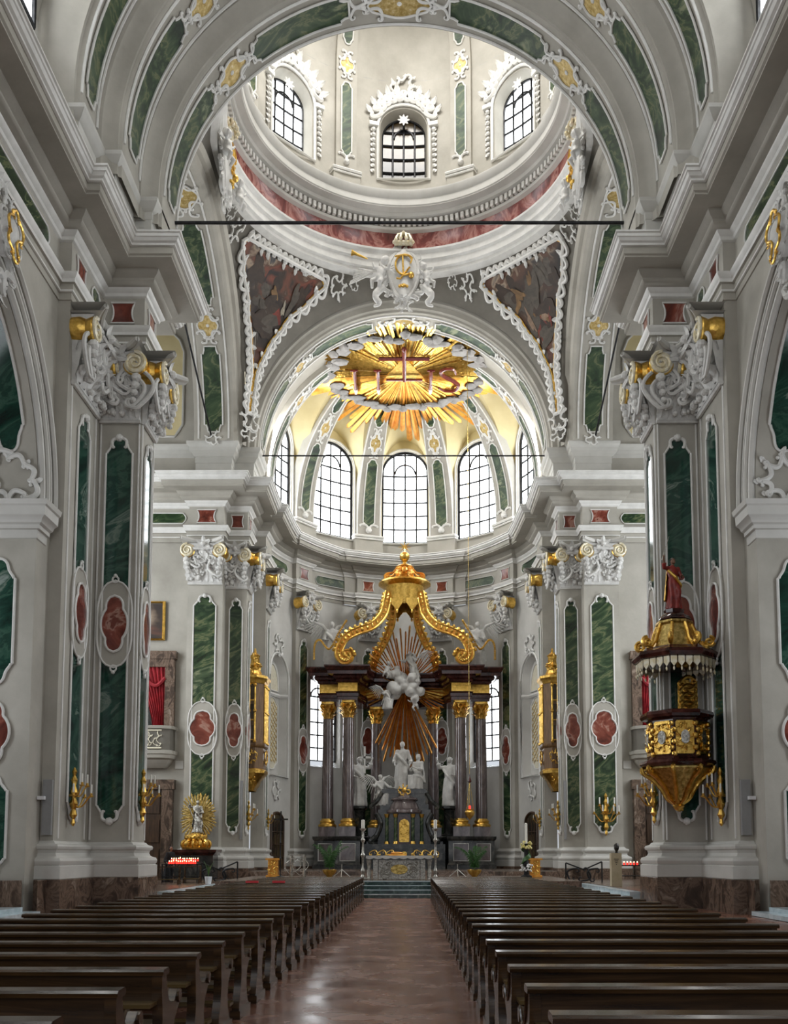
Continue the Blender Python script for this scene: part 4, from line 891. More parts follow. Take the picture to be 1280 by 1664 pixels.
def wing_mesh(mb, H, yaw, loc, q, up=.35):
    Rz = Matrix.Rotation(yaw, 3, 'Z')
    def P(p): v = Rz @ Vector(p); return (loc[0] + v.x * H, loc[1] + v.y * H, loc[2] + v.z * H)
    mb.tube([P((q * .04, .07, .76)), P((q * .16, .12, .92)), P((q * .33, .14, .88 + up * .3))], [H * .03, H * .035, H * .02], 7)
    for k in range(9):
        t = k / 8; a = (q * (.10 + .26 * t), .12, .86 + .1 * t); L_ = .38 - .12 * t; an = -1.25 + .95 * t
        b = (a[0] + q * L_ * cos(an) * .8, .15, a[2] + L_ * sin(an)); m = tuple((x + y) / 2 for x, y in zip(a, b))
        mb.tube([P(a), P(m), P(b)], [H * .022, H * .028, H * .008], 6, flat=.5)
ARMS = {'down': (((-.17, .0, .6), (-.15, -.12, .5)), ((.17, 0, .6), (.15, -.12, .5))), 'pray': (((-.16, -.06, .62), (-.03, -.17, .68)), ((.16, -.06, .62), (.03, -.17, .68))),
        'up_r': (((-.17, -.02, .6), (-.12, -.14, .58)), ((.2, -.04, .78), (.24, -.10, .95))), 'up_l': (((-.2, -.04, .78), (-.24, -.10, .95)), ((.17, -.02, .6), (.10, -.15, .62))), 'open': (((-.2, -.06, .68), (-.32, -.14, .72)), ((.2, -.06, .68), (.30, -.14, .66)))}
def statue(name, label, loc, H, yaw, arms, seed, mt='white_stucco', sit=False, wings=False, group=None, extra=None, cat='statue', lean=0):
    t = thing(name, label, cat, loc, group); mb = MB(); a = ARMS[arms]
    figure_mesh(mb, H, yaw, loc, a[0], a[1], seed, sit, lean=lean); mb.build('figure', mt, t, remesh=H * .0125)
    if wings:
        for q in (-1, 1):
            w_ = MB(); wing_mesh(w_, H, yaw, (loc[0], loc[1], loc[2] - (.2 * H if sit else 0)), q); w_.build('wing', mt, t)
    if extra: extra(t, H, loc)
    return t
def putto(mb, loc, H, yaw=0, tilt=0):
    Rm = Matrix.Rotation(yaw, 3, 'Z') @ Matrix.Rotation(tilt, 3, 'Y')
    P = lambda x, y, z: tuple(Vector(loc) + Rm @ Vector((x * H, y * H, z * H)))
    mb.blob(P(0, 0, .45), (H * .14, H * .12, H * .2), 10, 8); mb.blob(P(0, 0, .3), H * .14, 10, 7); mb.blob(P(0, -.02, .80), (H * .12, H * .12, H * .13), 10, 8); mb.blob(P(0, .02, .84), H * .13, 8, 7, rough=.4)
    mb.blob(P(0, -.14, .79), H * .02, 6, 4)
    for q in (-1, 1):
        mb.tube([P(q * .12, 0, .58), P(q * .26, -.06, .55), P(q * .34, -.12, .68)], [H * .055, H * .05, H * .035], 7); mb.tube([P(q * .08, 0, .25), P(q * .15, -.14, .12), P(q * .12, -.05, -.08)], [H * .085, H * .075, H * .045], 7)
        for k in range(4): mb.tube([P(q * .08, .1, .6), P(q * (.28 + .05 * k), .16, .82 - .1 * k)], [H * .035, H * .015], 5)
def cloud(mb, loc, r, n, seed, sx=1, sy=.6, sz=.6):
    rnd = random.Random(seed)
    for i in range(n):
        p = [rnd.gauss(0, .45) for _ in range(3)]; mb.blob((loc[0] + p[0] * r * sx, loc[1] + p[1] * r * sy, loc[2] + p[2] * r * sz), r * rnd.uniform(.25, .5), 10, 8, rough=.2)
# ============================================================ HIGH ALTAR
FL = .62; FS = .43
def altar_capital(t, x, y, z0, z1, r, nm='capital'):
    H = z1 - z0; mb = MB(); rnd = random.Random(int(x * 10))
    mb.lathe([(r * 1.08, 0), (r * 1.12, .04 * H), (r * .95, .08 * H), (r * 1.0, .5 * H), (r * 1.35, .86 * H)], (x, y, z0), 20)
    for row, (n, zz, L_) in enumerate(((8, .06, .36), (8, .32, .36), (8, .56, .28))):
        for k in range(n):
            a = 2 * pi * (k + .5 * (row % 2)) / n; Mq = lambda u, v, d=0: (x + (r * (1.0 + .1 * row) + d) * cos(a) - u * sin(a), y + (r * (1.0 + .1 * row) + d) * sin(a) + u * cos(a), v)
            leafy(mb, Mq, 0, z0 + H * zz, 0, H * L_, pi / 2, r * .34, .8)
    c = mb.build(nm, 'gold', t)
    a_ = MB(); pts = []
    for k in range(4):
        for t_ in lin(-.5, .5, 6)[:-1]: a = pi / 4 + k * pi / 2 + (t_ + .5) * pi / 2; rad = r * (1.75 - .42 * cos(t_ * pi)) ; pts.append((rad * cos(a), rad * sin(a)))
    a_.prism(pts, lambda p, q: (x + p, y + q, z0 + H * .88), lambda p, q: (x + p, y + q, z1)); a_.build('abacus', 'gold', c)
    v = MB()
    for k in range(4):
        a = pi / 4 + k * pi / 2; Mq = lambda u, w_, d=0: (x + (r * 1.35 + u) * cos(a) - d * sin(a), y + (r * 1.35 + u) * sin(a) + d * cos(a), w_)
        v.tube(spiral(Mq, 0, z0 + H * .72, 0, H * .17, 1.8, 1), H * .06, 7)
    v.build('corner_volutes', 'gold', c)
names = {5.72: 'outermost', 4.15: 'middle, foremost', 2.2: 'innermost, set back'}
for s in (-1, 1):
    S = SIDE[s]
    for (x, y) in ((5.72, 70.8), (4.15, 70.0), (2.2, 73.3)):
        X = s * x; t = thing('altar_column', '%s %s column of the high altar, grey-brown marble with gilded capital' % (S, names[x]), 'column', (X, y, 3.0), 'high altar columns')
        MB().lathe([(.62, 0), (.62, .05), (.6, .06), (.6, .66), (.64, .68), (.64, .74)], (X, y, 2.98), 4, Matrix.Translation((X, y, 0)) @ Matrix.Rotation(pi / 4, 4, 'Z') @ Matrix.Scale(1.25, 4) @ Matrix.Translation((-X, -y, 0)) if False else None).build('pedestal_block', 'dark_marble', t)
        b = MB(); b.box(X - .6, X + .6, y - .6, y + .6, 3.0, 3.7); b.build('block', 'column_marble', t)
        MB().lathe([(.66, 0), (.68, .08), (.66, .18), (.56, .22), (.52, .3), (.56, .38), (.55, .46), (.47, .5), (.44, .6)], (X, y, 3.7), 28).build('gilt_base', 'gold', t)
        H = 11.7 - 4.25; MB().lathe([(.43, 0)] + [(.43 * (1 - .12 * (k / 10) ** 1.6) + .005, H * k / 10) for k in range(1, 11)] + [(.42, H + .02), (.40, H + .08)], (X, y, 4.25), 32).build('shaft', 'column_marble', t)
        altar_capital(t, X, y, 11.72, 13.0, .38)
    # great pedestal
    t = thing('altar_pedestal', 'dark marble pedestal under the %s columns of the high altar' % S, 'pedestal', (s * 4.9, 70.5, FL), 'altar pedestals')
    mb = MB(); pl = [(6.6, 72.4), (6.6, 70.0), (5.0, 70.0), (5.0, 69.2), (3.2, 69.2), (3.2, 71.6), (2.9, 72.4), (1.4, 72.4), (1.4, 74.6)]
    mb.sweep(pl, [(.12, FL), (.12, .9), (.05, .95), (0, 1.05), (0, 2.65), (.05, 2.7), (.12, 2.8), (.14, 2.98), (-.6, 3.0)]); mb.prism([(6.5, 74), (6.5, 70.1), (4.9, 70.1), (4.9, 69.3), (3.3, 69.3), (3.3, 71.7), (3, 72.5), (1.5, 72.5), (1.5, 74.2)], lambda a, b_: (a, b_, 1.2), lambda a, b_: (a, b_, 2.99))
    mb.build('body', 'dark_marble', t, s)
    for u0, yy, w_ in ((4.1, 69.2, .55), (5.8, 70.0, .5)): panel(t, facing_west(0, yy), u0, rectp(1.2, 2.45, w_), 'column_marble', .04, .02, s)
# entablature
ALT = [(6.3, 72.2), (6.3, 70.3), (4.85, 70.3), (4.85, 69.45), (3.5, 69.45), (3.5, 70.4), (3.2, 71.4), (2.95, 72.6), (1.6, 72.7), (1.2, 73.2), (0, 73.4)]
t = thing('altar_entablature', 'dark red marble entablature with gilded frieze carried by the high altar columns', 'entablature', (0, 71, 13))
for s in (-1, 1):
    MB().sweep(ALT, [(-.3, 13.0), (.06, 13.0), (.06, 13.25), (.12, 13.28), (.12, 13.5), (.22, 13.6), (.02, 13.64)]).build('architrave', 'maroon_marble', t, s)
    MB().sweep(ALT, [(.02, 13.64), (.04, 13.66), (.04, 14.26), (.02, 14.3)]).build('gilded_frieze', 'gold', t, s)
    mb = MB(); mb.sweep(ALT, [(.02, 14.28), (.15, 14.35), (.2, 14.5), (.35, 14.6), (.4, 14.75), (.75, 14.82), (.78, 15.05), (.86, 15.1), (.95, 15.3), (1.0, 15.35), (1.0, 15.45), (-.6, 15.5)])
    mb.prism([(p[0], p[1]) for p in ALT] + [(0, 75), (6.3, 75)] if False else [(6.3, 72.2), (6.3, 70.3), (4.85, 70.3), (4.85, 69.45), (3.5, 69.45), (3.5, 70.4), (3.2, 71.4), (2.95, 72.6), (1.6, 72.7), (1.2, 73.2), (0, 73.4), (0, 74.2), (3, 74.2)], lambda a, b_: (a, b_, 15.4), lambda a, b_: (a, b_, 15.47))
    mb.build('cornice', 'maroon_marble', t, s)
    mb = MB(); mb.prism([(6.3, 72.2), (6.3, 70.3), (4.85, 70.3), (4.85, 69.45), (3.5, 69.45), (3.5, 70.4), (3.2, 71.4), (2.95, 72.6), (1.6, 72.7), (1.2, 73.2), (0, 73.4), (0, 74.2), (3, 74.2)], lambda a, b_: (a, b_, 13.02), lambda a, b_: (a, b_, 13.08)); mb.build('soffit', 'maroon_marble', t, s)
    mb = MB(); mb.tube([(s * p[0], p[1] - .0, 0) for p in []] or [(0, 74, 15.45), (0, 74, 15.46)], .01, 3)
    MB().box(3.4, 4.9, 69.9, 71.6, 15.46, 15.9).build('plinth_block', 'plaster', t, s)
# baldachin crown
t = thing('baldachin_crown', 'gilded scrolled baldachin crown with hanging lambrequins, orb and star over the high altar', 'baldachin', (0, 71, 15.5))
mb = MB(); n = 8; cx, cy = 0, 70.6
def octring(r, z, k=0, amp=0): return [(cx + (r * (1 + amp * (i % 2))) * cos(2 * pi * (i + .5) / 16) , cy + (r * (1 + amp * (i % 2))) * sin(2 * pi * (i + .5) / 16), z) for i in range(16)]
mb.grid([octring(1.4, 20.2), octring(1.38, 20.9), octring(1.45, 21.4), octring(1.52, 21.75)], True); mb.build('canopy_drum', 'gold', t)
mb = MB(); mb.grid([octring(1.5, 21.7), octring(1.8, 21.82), octring(2.0, 21.95), octring(1.92, 22.1), octring(1.2, 22.2), octring(.9, 22.4), octring(.62, 22.8), octring(.5, 23.2), octring(.72, 23.3), octring(.6, 23.42), octring(.1, 23.6)], True); mb.build('canopy_roof', 'gold', t)
for k in range(8):
    a0 = 2 * pi * (k + .5) / 8; M_ = lambda u, v, d=0: (cx + (1.4 + d) * cos(a0) - u * sin(a0), cy + (1.4 + d) * sin(a0) + u * cos(a0), v)
    m2 = MB(); vs = [19.72, 19.8, 19.95, 20.1, 20.25, 20.6]; strip(m2, M_, 0, vs, [.03, .14, .22, .36, .46, .47], .05); l = m2.build('lambrequin', 'gold', t)
    m3 = MB(); m3.blob(M_(0, 19.62, .03), (.09, .09, .16), 8, 6); m3.build('tassel', 'gold', l)
mb = MB()
for k in range(8):
    a0 = 2 * pi * (k + .5) / 8; M_ = lambda u, v, d=0: (cx + (1.15 + u) * cos(a0) - d * sin(a0), cy + (1.15 + u) * sin(a0) + d * cos(a0), v)
    mb.tube(spiral(M_, .2, 22.4, 0, .3, 1.6, 1), .09, 6); mb.tube([M_(.2, 22.7, 0), M_(-.2, 22.8, 0), M_(-.5, 23.2, 0)], [.09, .08, .05], 6)
mb.build('crown_scrolls', 'orange_gold', t)
mb = MB(); Mf_ = lambda u, v, d=0: (u, 70.0 - d, v); mb.blob((0, 69.95, 22.95), (.26, .2, .3), 12, 9, rough=.2)
for q in (-1, 1):
    for k in range(5): leafy(mb, Mf_, q * .2, 22.9, .05, .6 - .06 * k, (.1 + .28 * k if q > 0 else pi - .1 - .28 * k), .09, .2)
mb.build('cherub_head', 'orange_gold', t)
mb = MB(); mb.lathe([(.3, 0), (.16, .1), (.12, .2), (.2, .26)], (0, 70.6, 23.5), 16); mb.blob((0, 70.6, 24.15), .38, 20, 14); mb.build('orb', 'gold', t)
mb = MB()
for k in range(8): a = pi * k / 4; mb.tube([(0, 70.6, 24.9), (.5 * cos(a), 70.6, 24.9 + .45 * sin(a))], [.07, .01], 5)
mb.tube([(0, 70.6, 24.5), (0, 70.6, 24.9)], .05, 6); mb.build('star', 'gold', t)
def smooth_path(P, n=6):
    out = []; Q = [P[0]] + list(P) + [P[-1]]
    for i in range(1, len(Q) - 2):
        p0, p1_, p2_, p3_ = [Vector(q) for q in Q[i - 1:i + 3]]
        for k in range(n):
            t_ = k / n; out.append(.5 * ((2 * p1_) + (-p0 + p2_) * t_ + (2 * p0 - 5 * p1_ + 4 * p2_ - p3_) * t_ ** 2 + (-p0 + 3 * p1_ - 3 * p2_ + p3_) * t_ ** 3))
    return out + [Vector(P[-1])]
def bandrib(P, w, th, name, t, mt, s, leaves=True):
    P = smooth_path(P); mb = MB(); rows = []; ed = [[], []]
    for i, p in enumerate(P):
        tg = (P[min(i + 1, len(P) - 1)] - P[max(i - 1, 0)]).normalized(); dp = Vector((0, 1, 0)); dp = (dp - tg * dp.dot(tg)).normalized(); nn = tg.cross(dp)
        ww, tt = w * (1 - .45 * i / len(P)), th
        rows.append([tuple(p + dp * ww * a + nn * tt * b) for a, b in ((-1, -.7), (-1, .7), (-.5, 1.1), (0, .8), (.5, 1.1), (1, .7), (1, -.7), (0, -1))])
        ed[0].append(p - dp * ww + nn * tt); ed[1].append(p - dp * ww - nn * tt)
    mb.grid(rows, True, True); o = mb.build(name, mt, t, s)
    e = MB(); [e.tube(q, .075, 6) for q in ed]; e.build('gilt_edge', 'gold', o, s)
    if leaves:
        lf = MB()
        for i in range(2, len(P) - 6, 2):
            p = P[i]; tg = (P[i + 1] - P[i - 1]).normalized(); nn = tg.cross(Vector((0, 1, 0))).normalized(); q = 1 if nn.z > 0 else -1
            lf.blob(tuple(p + nn * q * (th + .1) - Vector((0, w * .8, 0))), (.16, .14, .16), 7, 5, rough=.4)
            lf.blob(tuple(p - Vector((0, w * .9, 0))), (.12, .12, .14), 7, 5, rough=.4)
        lf.build('leaf_garland', 'gold', o, s)
for s in (-1, 1):
    bandrib([(1.15, 70.2, 21.2), (1.3, 70.1, 20.4), (1.55, 70.0, 19.5), (2.35, 69.9, 18.6), (3.5, 69.8, 18.15), (4.4, 69.8, 17.6), (4.85, 69.8, 16.7), (4.75, 69.8, 16.15), (4.35, 69.8, 15.95), (4.05, 69.8, 16.2), (4.15, 69.8, 16.5), (4.4, 69.8, 16.45)], .42, .26, 'outer_scroll_rib', t, 'orange_gold', s)
    bandrib([(.95, 71.2, 20.8), (.9, 71.3, 20.2), (1.0, 71.6, 19.1), (1.5, 72.0, 17.9), (2.1, 72.3, 16.9), (2.45, 72.6, 16.0), (2.4, 72.7, 15.6)], .38, .22, 'inner_scroll_rib', t, 'orange_gold', s)
# sunburst with clouds
def rays(mb_list, c, spec, seed, plane, r0=.5, wr=.07):
    rnd = random.Random(seed)
    for (a, L_) in spec:
        a += rnd.uniform(-.02, .02); L_ *= rnd.uniform(.86, 1.0); d = rnd.uniform(0, .15); mb = MB()
        P = lambda r_, o, dd: plane(c, r_ * cos(a) - o * sin(a), r_ * sin(a) + o * cos(a), dd + d)
        w0, w1 = wr * .5, wr * (.5 + .16 * L_)
        mb.grid([[P(r0, -w0, 0), P(r0, 0, w0), P(r0, w0, 0), P(r0, 0, -w0)], [P(L_, -w1, 0), P(L_, 0, w1), P(L_, w1, 0), P(L_, 0, -w1)], [P(L_ + w1 * 2, 0, 0)] * 4], True)
        mb_list.append(mb)
t = thing('sunburst', 'large gilded sunburst of long rays behind the statues of the high altar', 'sunburst', (0, 73, 14.4))
spec = [(R(90 + a), 4.5 - .028 * abs(a) + .5 * (k % 2)) for k, a in enumerate(lin(-68, 68, 33))] + [(R(270 + a), 6.6 - .05 * abs(a) - .9 * (k % 2)) for k, a in enumerate(lin(-27, 27, 29))] + [(R(-a), 3.6 - .02 * abs(a - 18)) for a in lin(4, 42, 9)] + [(R(180 + a), 3.5 - .03 * abs(a - 14)) for a in lin(4, 26, 6)]
L_ = []; rays(L_, (0, 72.2, 14.4), spec, 4, lambda c, u, v, d: (c[0] + u, c[1] - d * 2.2, c[2] + v), .4, .06)
for m_ in L_: m_.build('ray', 'orange_gold', t)
t = thing('cloud_group', 'grey stucco cloud at the heart of the altar sunburst', 'cloud', (0, 71.4, 14.2))
mb = MB(); cloud(mb, (-.1, 71.6, 14.6), 1.0, 26, 3, .95, .5, .75); cloud(mb, (.6, 71.5, 14.1), .8, 14, 4, .9, .5, .5); cloud(mb, (-.9, 71.5, 15.3), .7, 12, 8, .9, .5, .4); mb.build('cloud', 'white_stucco', t, remesh=.06)
statue('angel_statue', 'white winged angel bending over the cloud, upper right of the sunburst', (.85, 71.2, 14.6), 2.5, -.6, 'open', 11, wings=True, group='angels of the high altar', lean=-.25)
statue('angel_statue', 'white angel tumbling below the cloud, lower left of the sunburst', (-1.4, 71.2, 12.6), 2.3, .5, 'open', 12, wings=True, sit=True, group='angels of the high altar', lean=.15)
for (x, z, y_, lb) in ((-1.5, 15.1, .4, 'small white cherub at the upper left of the sunburst cloud'), (.9, 12.6, -.5, 'small white cherub hanging at the lower right of the sunburst cloud')):
    mb = MB(); putto(mb, (x, 71.2, z), 1.3, y_, .3 * (1 if x < 0 else -1)); solo(mb, 'cherub_statue', 'white_stucco', lb, 'statue', 'cherubs of the high altar', remesh=.035)
for s in (-1, 1): statue('angel_statue', 'large white angel standing on the %s end of the altar entablature, holding a gold garland' % SIDE[s], (s * 5.5, 70.9, 15.5), 3.75, -s * .35, 'up_r' if s < 0 else 'up_l', 20 + s, wings=True, group='angels of the high altar')
for s in (-1, 1):
    g = MB(); P = smooth_path([(s * 4.3, 69.3, 18.9), (s * 4.9, 69.6, 18.0), (s * 5.6, 69.9, 16.9), (s * 6.3, 70.0, 17.6), (s * 6.7, 70.2, 17.3), (s * 6.75, 70.2, 16.2)], 9)
    for p in P: g.blob(tuple(p), .085, 7, 5)
    solo(g, 'garland', 'gold', 'gold bead garland hanging beside the %s standing angel' % SIDE[s], 'garland', 'altar garlands')
    statue('saint_statue', 'white saint %s between the altar columns' % ('holding a cross on the left,' if s < 0 else 'with outstretched hand on the right,'), (s * 3.35, 70.6, 5.22), 3.7, -s * .4, 'up_r' if s < 0 else 'up_l', 30 + s, group='saints of the high altar',
           extra=(lambda t, H, loc: (MB().box(loc[0] + .35, loc[0] + .5, 69.75, 69.87, 7.6, 9.6).build('cross_upright', 'white_stucco', t), MB().box(loc[0] + .0, loc[0] + .9, 69.75, 69.87, 8.7, 8.85).build('cross_bar', 'white_stucco', t))) if s < 0 else None)
    p = thing('statue_pedestal', 'dark marble post carrying the %s saint between the columns' % SIDE[s], 'pedestal', (s * 3.35, 70.6, 3), 'statue pedestals')
    MB().lathe([(.62, 0), (.62, .1), (.5, .15), (.45, .4), (.45, 1.8), (.5, 1.95), (.66, 2.05), (.66, 2.2)], (s * 3.35, 70.6, 3.0), 8).build('post', 'dark_marble', p)
# central group over the tabernacle
statue('saint_statue', 'tall white robed saint standing above the tabernacle in front of the rays', (-.15, 70.2, 6.42), 3.6, 0, 'down', 41, group='saints of the high altar')
statue('saint_statue', 'white kneeling figure leaning right beside the central standing saint', (1.0, 69.9, 6.42), 3.3, -.7, 'pray', 42, sit=True, group='saints of the high altar')
statue('angel_statue', 'white angel seated on the left slope of the tabernacle', (-1.75, 69.6, 5.2), 2.9, .5, 'open', 43, sit=True, wings=True, group='angels of the high altar')
t = thing('tabernacle', 'dark marble tabernacle with gilded relief door and side volutes at the altar centre', 'tabernacle', (0, 68.5, FL))
mb = MB()
for x0, x1, y0, z0, z1 in ((-2.9, 2.9, 67.6, FL, 2.4), (-1.9, 1.9, 68.8, 2.4, 4.9), (-1.75, 1.75, 68.9, 4.9, 5.3), (-1.55, 1.55, 69.2, 5.3, 6.1), (-1.75, 1.75, 69.1, 6.1, 6.25), (-1.6, 1.6, 69.2, 6.25, 6.42)): mb.box(x0, x1, y0, 71.6, z0, z1)
mb.build('body', 'dark_marble', t)
for s in (-1, 1):
    mb = MB(); mb.tube(smooth_path([(s * 1.6, 68.6, 6.1), (s * 1.95, 68.5, 5.5), (s * 2.35, 68.5, 5.15), (s * 2.3, 68.5, 4.9)]), .16, 8); mb.tube(smooth_path([(s * 2.0, 68.5, 4.6), (s * 1.7, 68.5, 3.9), (s * 2.0, 68.5, 3.0), (s * 2.4, 68.5, 2.6), (s * 2.2, 68.5, 2.45)]), [.18] * 13 + [.22] * 6 + [.2] * 6, 8)
    mb.build('side_volute', 'dark_marble', t)
mb = MB(); mb.lathe([(1.25, 4.6), (1.3, 4.7), (1.28, 4.85), (1.1, 4.95), (.95, 5.3), (.8, 5.5), (1.0, 5.6), (.95, 5.7), (.5, 5.85), (.25, 6.1), (.1, 6.2)], (0, 68.9, 0), 24); mb.build('little_dome', 'column_marble', t)
mb = MB(); rocaille(mb, lambda u, v, d=0: (u, 67.9 - d, v), 0, 6.25, .35, 3, .05, 7); mb.blob((0, 67.9, 6.25), .2, 9, 7); mb.build('gilt_crest', 'gold', t)
for x in (-1.25, -.62, .62, 1.25):
    c = MB(); yy = 68.0 if abs(x) < 1 else 68.3; c.lathe([(.12, 2.6), (.115, 4.3)], (x, yy, 0), 14); o = c.build('small_column', 'green_marble', t)
    MB().lathe([(.13, 4.3), (.2, 4.55)], (x, yy, 0), 12).build('gilt_capital', 'gold', o); MB().lathe([(.2, 2.42), (.16, 2.6)], (x, yy, 0), 12).build('gilt_base', 'gold', o)
mb = MB(); mb.box(-.45, .45, 68.2, 68.9, 2.4, 4.55); mb.build('niche', 'maroon_marble', t)
mb = MB(); M_ = lambda u, v, d=0: (u, 68.2 - d, v); strip(mb, M_, 0, [2.55, 2.6, 3.9, 4.1, 4.2], [.3, .36, .36, .25, .03], .06); rocaille(mb, M_, 0, 3.4, .25, 7, .06, 8, 1.7); mb.build('gilded_door', 'gold', t)
mb = MB(); mb.box(-2.75, 2.75, 67.0, 67.7, 2.05, 2.1); mb.box(-2.7, 2.7, 67.05, 67.7, 1.3, 2.05); mb.box(-2.8, 2.8, 66.9, 67.7, 1.25, 1.32); o = mb.build('predella', 'dark_marble', t)
mb = MB(); M_ = lambda u, v, d=0: (u, 67.05 - d, v)
for s in (-1, 1):
    for x in (.9, 1.5, 2.1): cscroll(mb, M_, s * (x - .25), 1.55, s * (x + .3), 1.8, .03, .028, .5 * s, curl=.5); cscroll(mb, M_, s * (x - .2), 1.8, s * (x + .25), 1.5, .03, .022, -.4 * s, curl=.5)
blobM(mb, M_, 0, 1.68, .02, .22, .06, 12); [blobM(mb, M_, x, 1.68, .02, .12, .05, 10) for x in (-.6, .6)]
mb.build('gilt_arabesque', 'gold', t)
# front altar, silver
CH[0] = False
t = thing('silver_altar', 'ornate silver front altar with an oval relief, on the green marble steps', 'altar', (0, 40, FL))
mb = MB(); mb.box(-1.34, 1.34, 39.7, 40.7, 1.44, 1.56); mb.build('mensa', 'dark_marble', t)
mb = MB(); mb.box(-1.38, 1.38, 39.66, 40.74, 1.56, 1.60); mb.grid([[(x, 39.65, 1.59), (x, 39.64, 1.5 - .04 * abs(sin(x * 9)))] for x in lin(-1.38, 1.38, 120)]); mb.build('lace_cloth', 'white_stucco', t)
mb = MB(); mb.box(-.85, .85, 39.85, 40.4, FL, 1.42); mb.build('front_panel', 'silver', t)
mb = MB(); M_ = lambda u, v, d=0: (u, 39.85 - d, v); rnd = random.Random(5)
for k in range(90): blobM(mb, M_, rnd.uniform(-.8, .8), rnd.uniform(.68, 1.36), .0, rnd.uniform(.015, .04), .025, 6, 4)
for s in (-1, 1):
    for k in range(5): cscroll(mb, M_, s * rnd.uniform(.35, .5), rnd.uniform(.7, 1.3), s * rnd.uniform(.6, .78), rnd.uniform(.7, 1.3), .02, .02, .5, curl=.4)
mb.build('relief', 'silver', t)
mb = MB(); strip(mb, M_, 0, [1.03 + .2 * v for v in lin(-1, 1, 13)], [.02 + .33 * sqrt(1 - v * v) for v in lin(-1, 1, 13)], .05); o = mb.build('oval_cartouche', 'old_gold', t)
for s in (-1, 1):
    mb = MB(); mb.box(s * .98 - .1, s * .98 + .1, 39.8, 40.0, FL, 1.44); mb.lathe([(.1, 0), (.07, .1), (.1, .3), (.06, .45), (.1, .7), (.12, .82)], (s * 1.25, 39.85, FL), 12); mb.build('leg', 'silver', t)
for s in (-1, 1):
    t = thing('floor_candlestick', 'tall dark silver candlestick with a white candle at the %s corner of the front altar' % SIDE[s], 'candlestick', (s * 1.5, 39.6, FL), 'altar candlesticks')
    MB().lathe([(.2, 0), (.21, .04), (.1, .1), (.05, .2), (.09, .35), (.04, .5), (.05, .9), (.1, 1.0), (.05, 1.1), (.04, 1.5), (.1, 1.62), (.05, 1.7), (.05, 1.98), (.13, 2.06), (.14, 2.1)], (s * 1.5, 39.6, FL), 14).build('stem', 'silver', t)
    MB().lathe([(.07, 0), (.07, .35), (.01, .37)], (s * 1.5, 39.6, FL + 2.1), 12).build('candle', 'candle', t)
mb = MB(); mb.box(-.45, .3, 39.9, 40.2, 1.6, 1.66); mb.blob((-.1, 40.0, 1.70), (.28, .12, .06), 10, 6); solo(mb, 'book_rest', 'orange_gold', 'low gilded book rest lying on the silver altar', 'book rest')
CH[0] = True
# ============================================================ VAULT GLORIA
gc = Vector((0, 66.4, 36.55)); tl = R(-9)
def gp(c, u, v, d): return (gc.x + u * 1.0, gc.y - v * cos(tl) + d * sin(tl) * .3, gc.z - v * sin(tl) - d) if False else (gc.x + u * 1.2, gc.y - v * cos(tl), gc.z + v * .16 - d)
t = thing('vault_glory', 'great golden ray disc with cross and letters floating under the apse vault', 'ceiling ornament', tuple(gc))
spec = []
for k in range(99):
    a = 2 * pi * k / 99; b = 5.9 + .5 * sin(a * 3) ; b += .7 * max(0, sin(a * 12 + .6)) * (1 if sin(a) < 0.3 else .3); spec.append((a, b + (1.2 if sin(a) < -.2 else 0)))
L_ = []; rays(L_, gc, [(a, b + .5 * abs(cos(a)) ** 3) for a, b in spec], 12, gp, .8, .11)
for m_, (a, b) in zip(L_, spec): m_.build('ray', 'orange_gold' if sin(a) < -.15 else 'gold', t)
mb = MB(); K = 48
for r_, d_ in ((3.7, .1),): mb.grid([[gp(gc, r0 * cos(2 * pi * k / K), r0 * .95 * sin(2 * pi * k / K), d_) for k in range(K)] for r0 in (.05, r_ * .5, r_)] + [[gp(gc, r_ * cos(2 * pi * k / K), r_ * .95 * sin(2 * pi * k / K), -.05) for k in range(K)]], True)
mb.build('gilded_disc', 'old_gold', t)
mb = MB(); rnd = random.Random(2)
for k in range(64):
    a = 2 * pi * k / 64
    P = [gp(gc, r_ * cos(a), r_ * sin(a), .16) for r_ in (1.5, 3.6)]; mb.tube(P, [.02, .07], 4)
mb.build('fine_rays', 'gold', t)['kind'] = 'stuff'
mb = MB()
for k in range(26):
    a = 2 * pi * k / 26 + rnd.uniform(-.08, .08); r_ = 4.1 + rnd.uniform(-.2, .35); mb.blob(gp(gc, r_ * 1.05 * cos(a), r_ * .93 * sin(a), .3), (rnd.uniform(.35, .75), rnd.uniform(.25, .5), .16), 10, 8, rough=.3)
    mb.blob(gp(gc, (r_ + .3) * 1.05 * cos(a + .12), (r_ + .2) * .93 * sin(a + .12), .25), (.4, .4, .25), 8, 6, rough=.3)
mb.build('cloud_wreath', 'grey_stucco', t)
mb = MB(); V = [gp(gc, u, v, .2) for u, v in ((-1.15, -.35), (1.15, -.35), (0, 1.9))]; V2 = [gp(gc, u, v, .06) for u, v in ((-1.15, -.35), (1.15, -.35), (0, 1.9))]
mb.add(V + V2, [(0, 1, 2), (3, 5, 4), (0, 3, 4, 1), (1, 4, 5, 2), (2, 5, 3, 0)]); mb.build('triangle', 'gold', t)
gl = lambda u, v: gp(gc, u, v, .42)
mb = MB(); mb.tube([gl(0, -.4), gl(0, 2.9)], [.14, .17], 7); mb.tube([gl(-1.5, 2.0), gl(1.5, 2.0)], .14, 7); mb.blob(gl(0, 3.0), .2, 8, 6); mb.tube([gl(-1.1, -.3), gl(1.1, -.3)], .09, 6); mb.build('cross', 'red_letter', t)
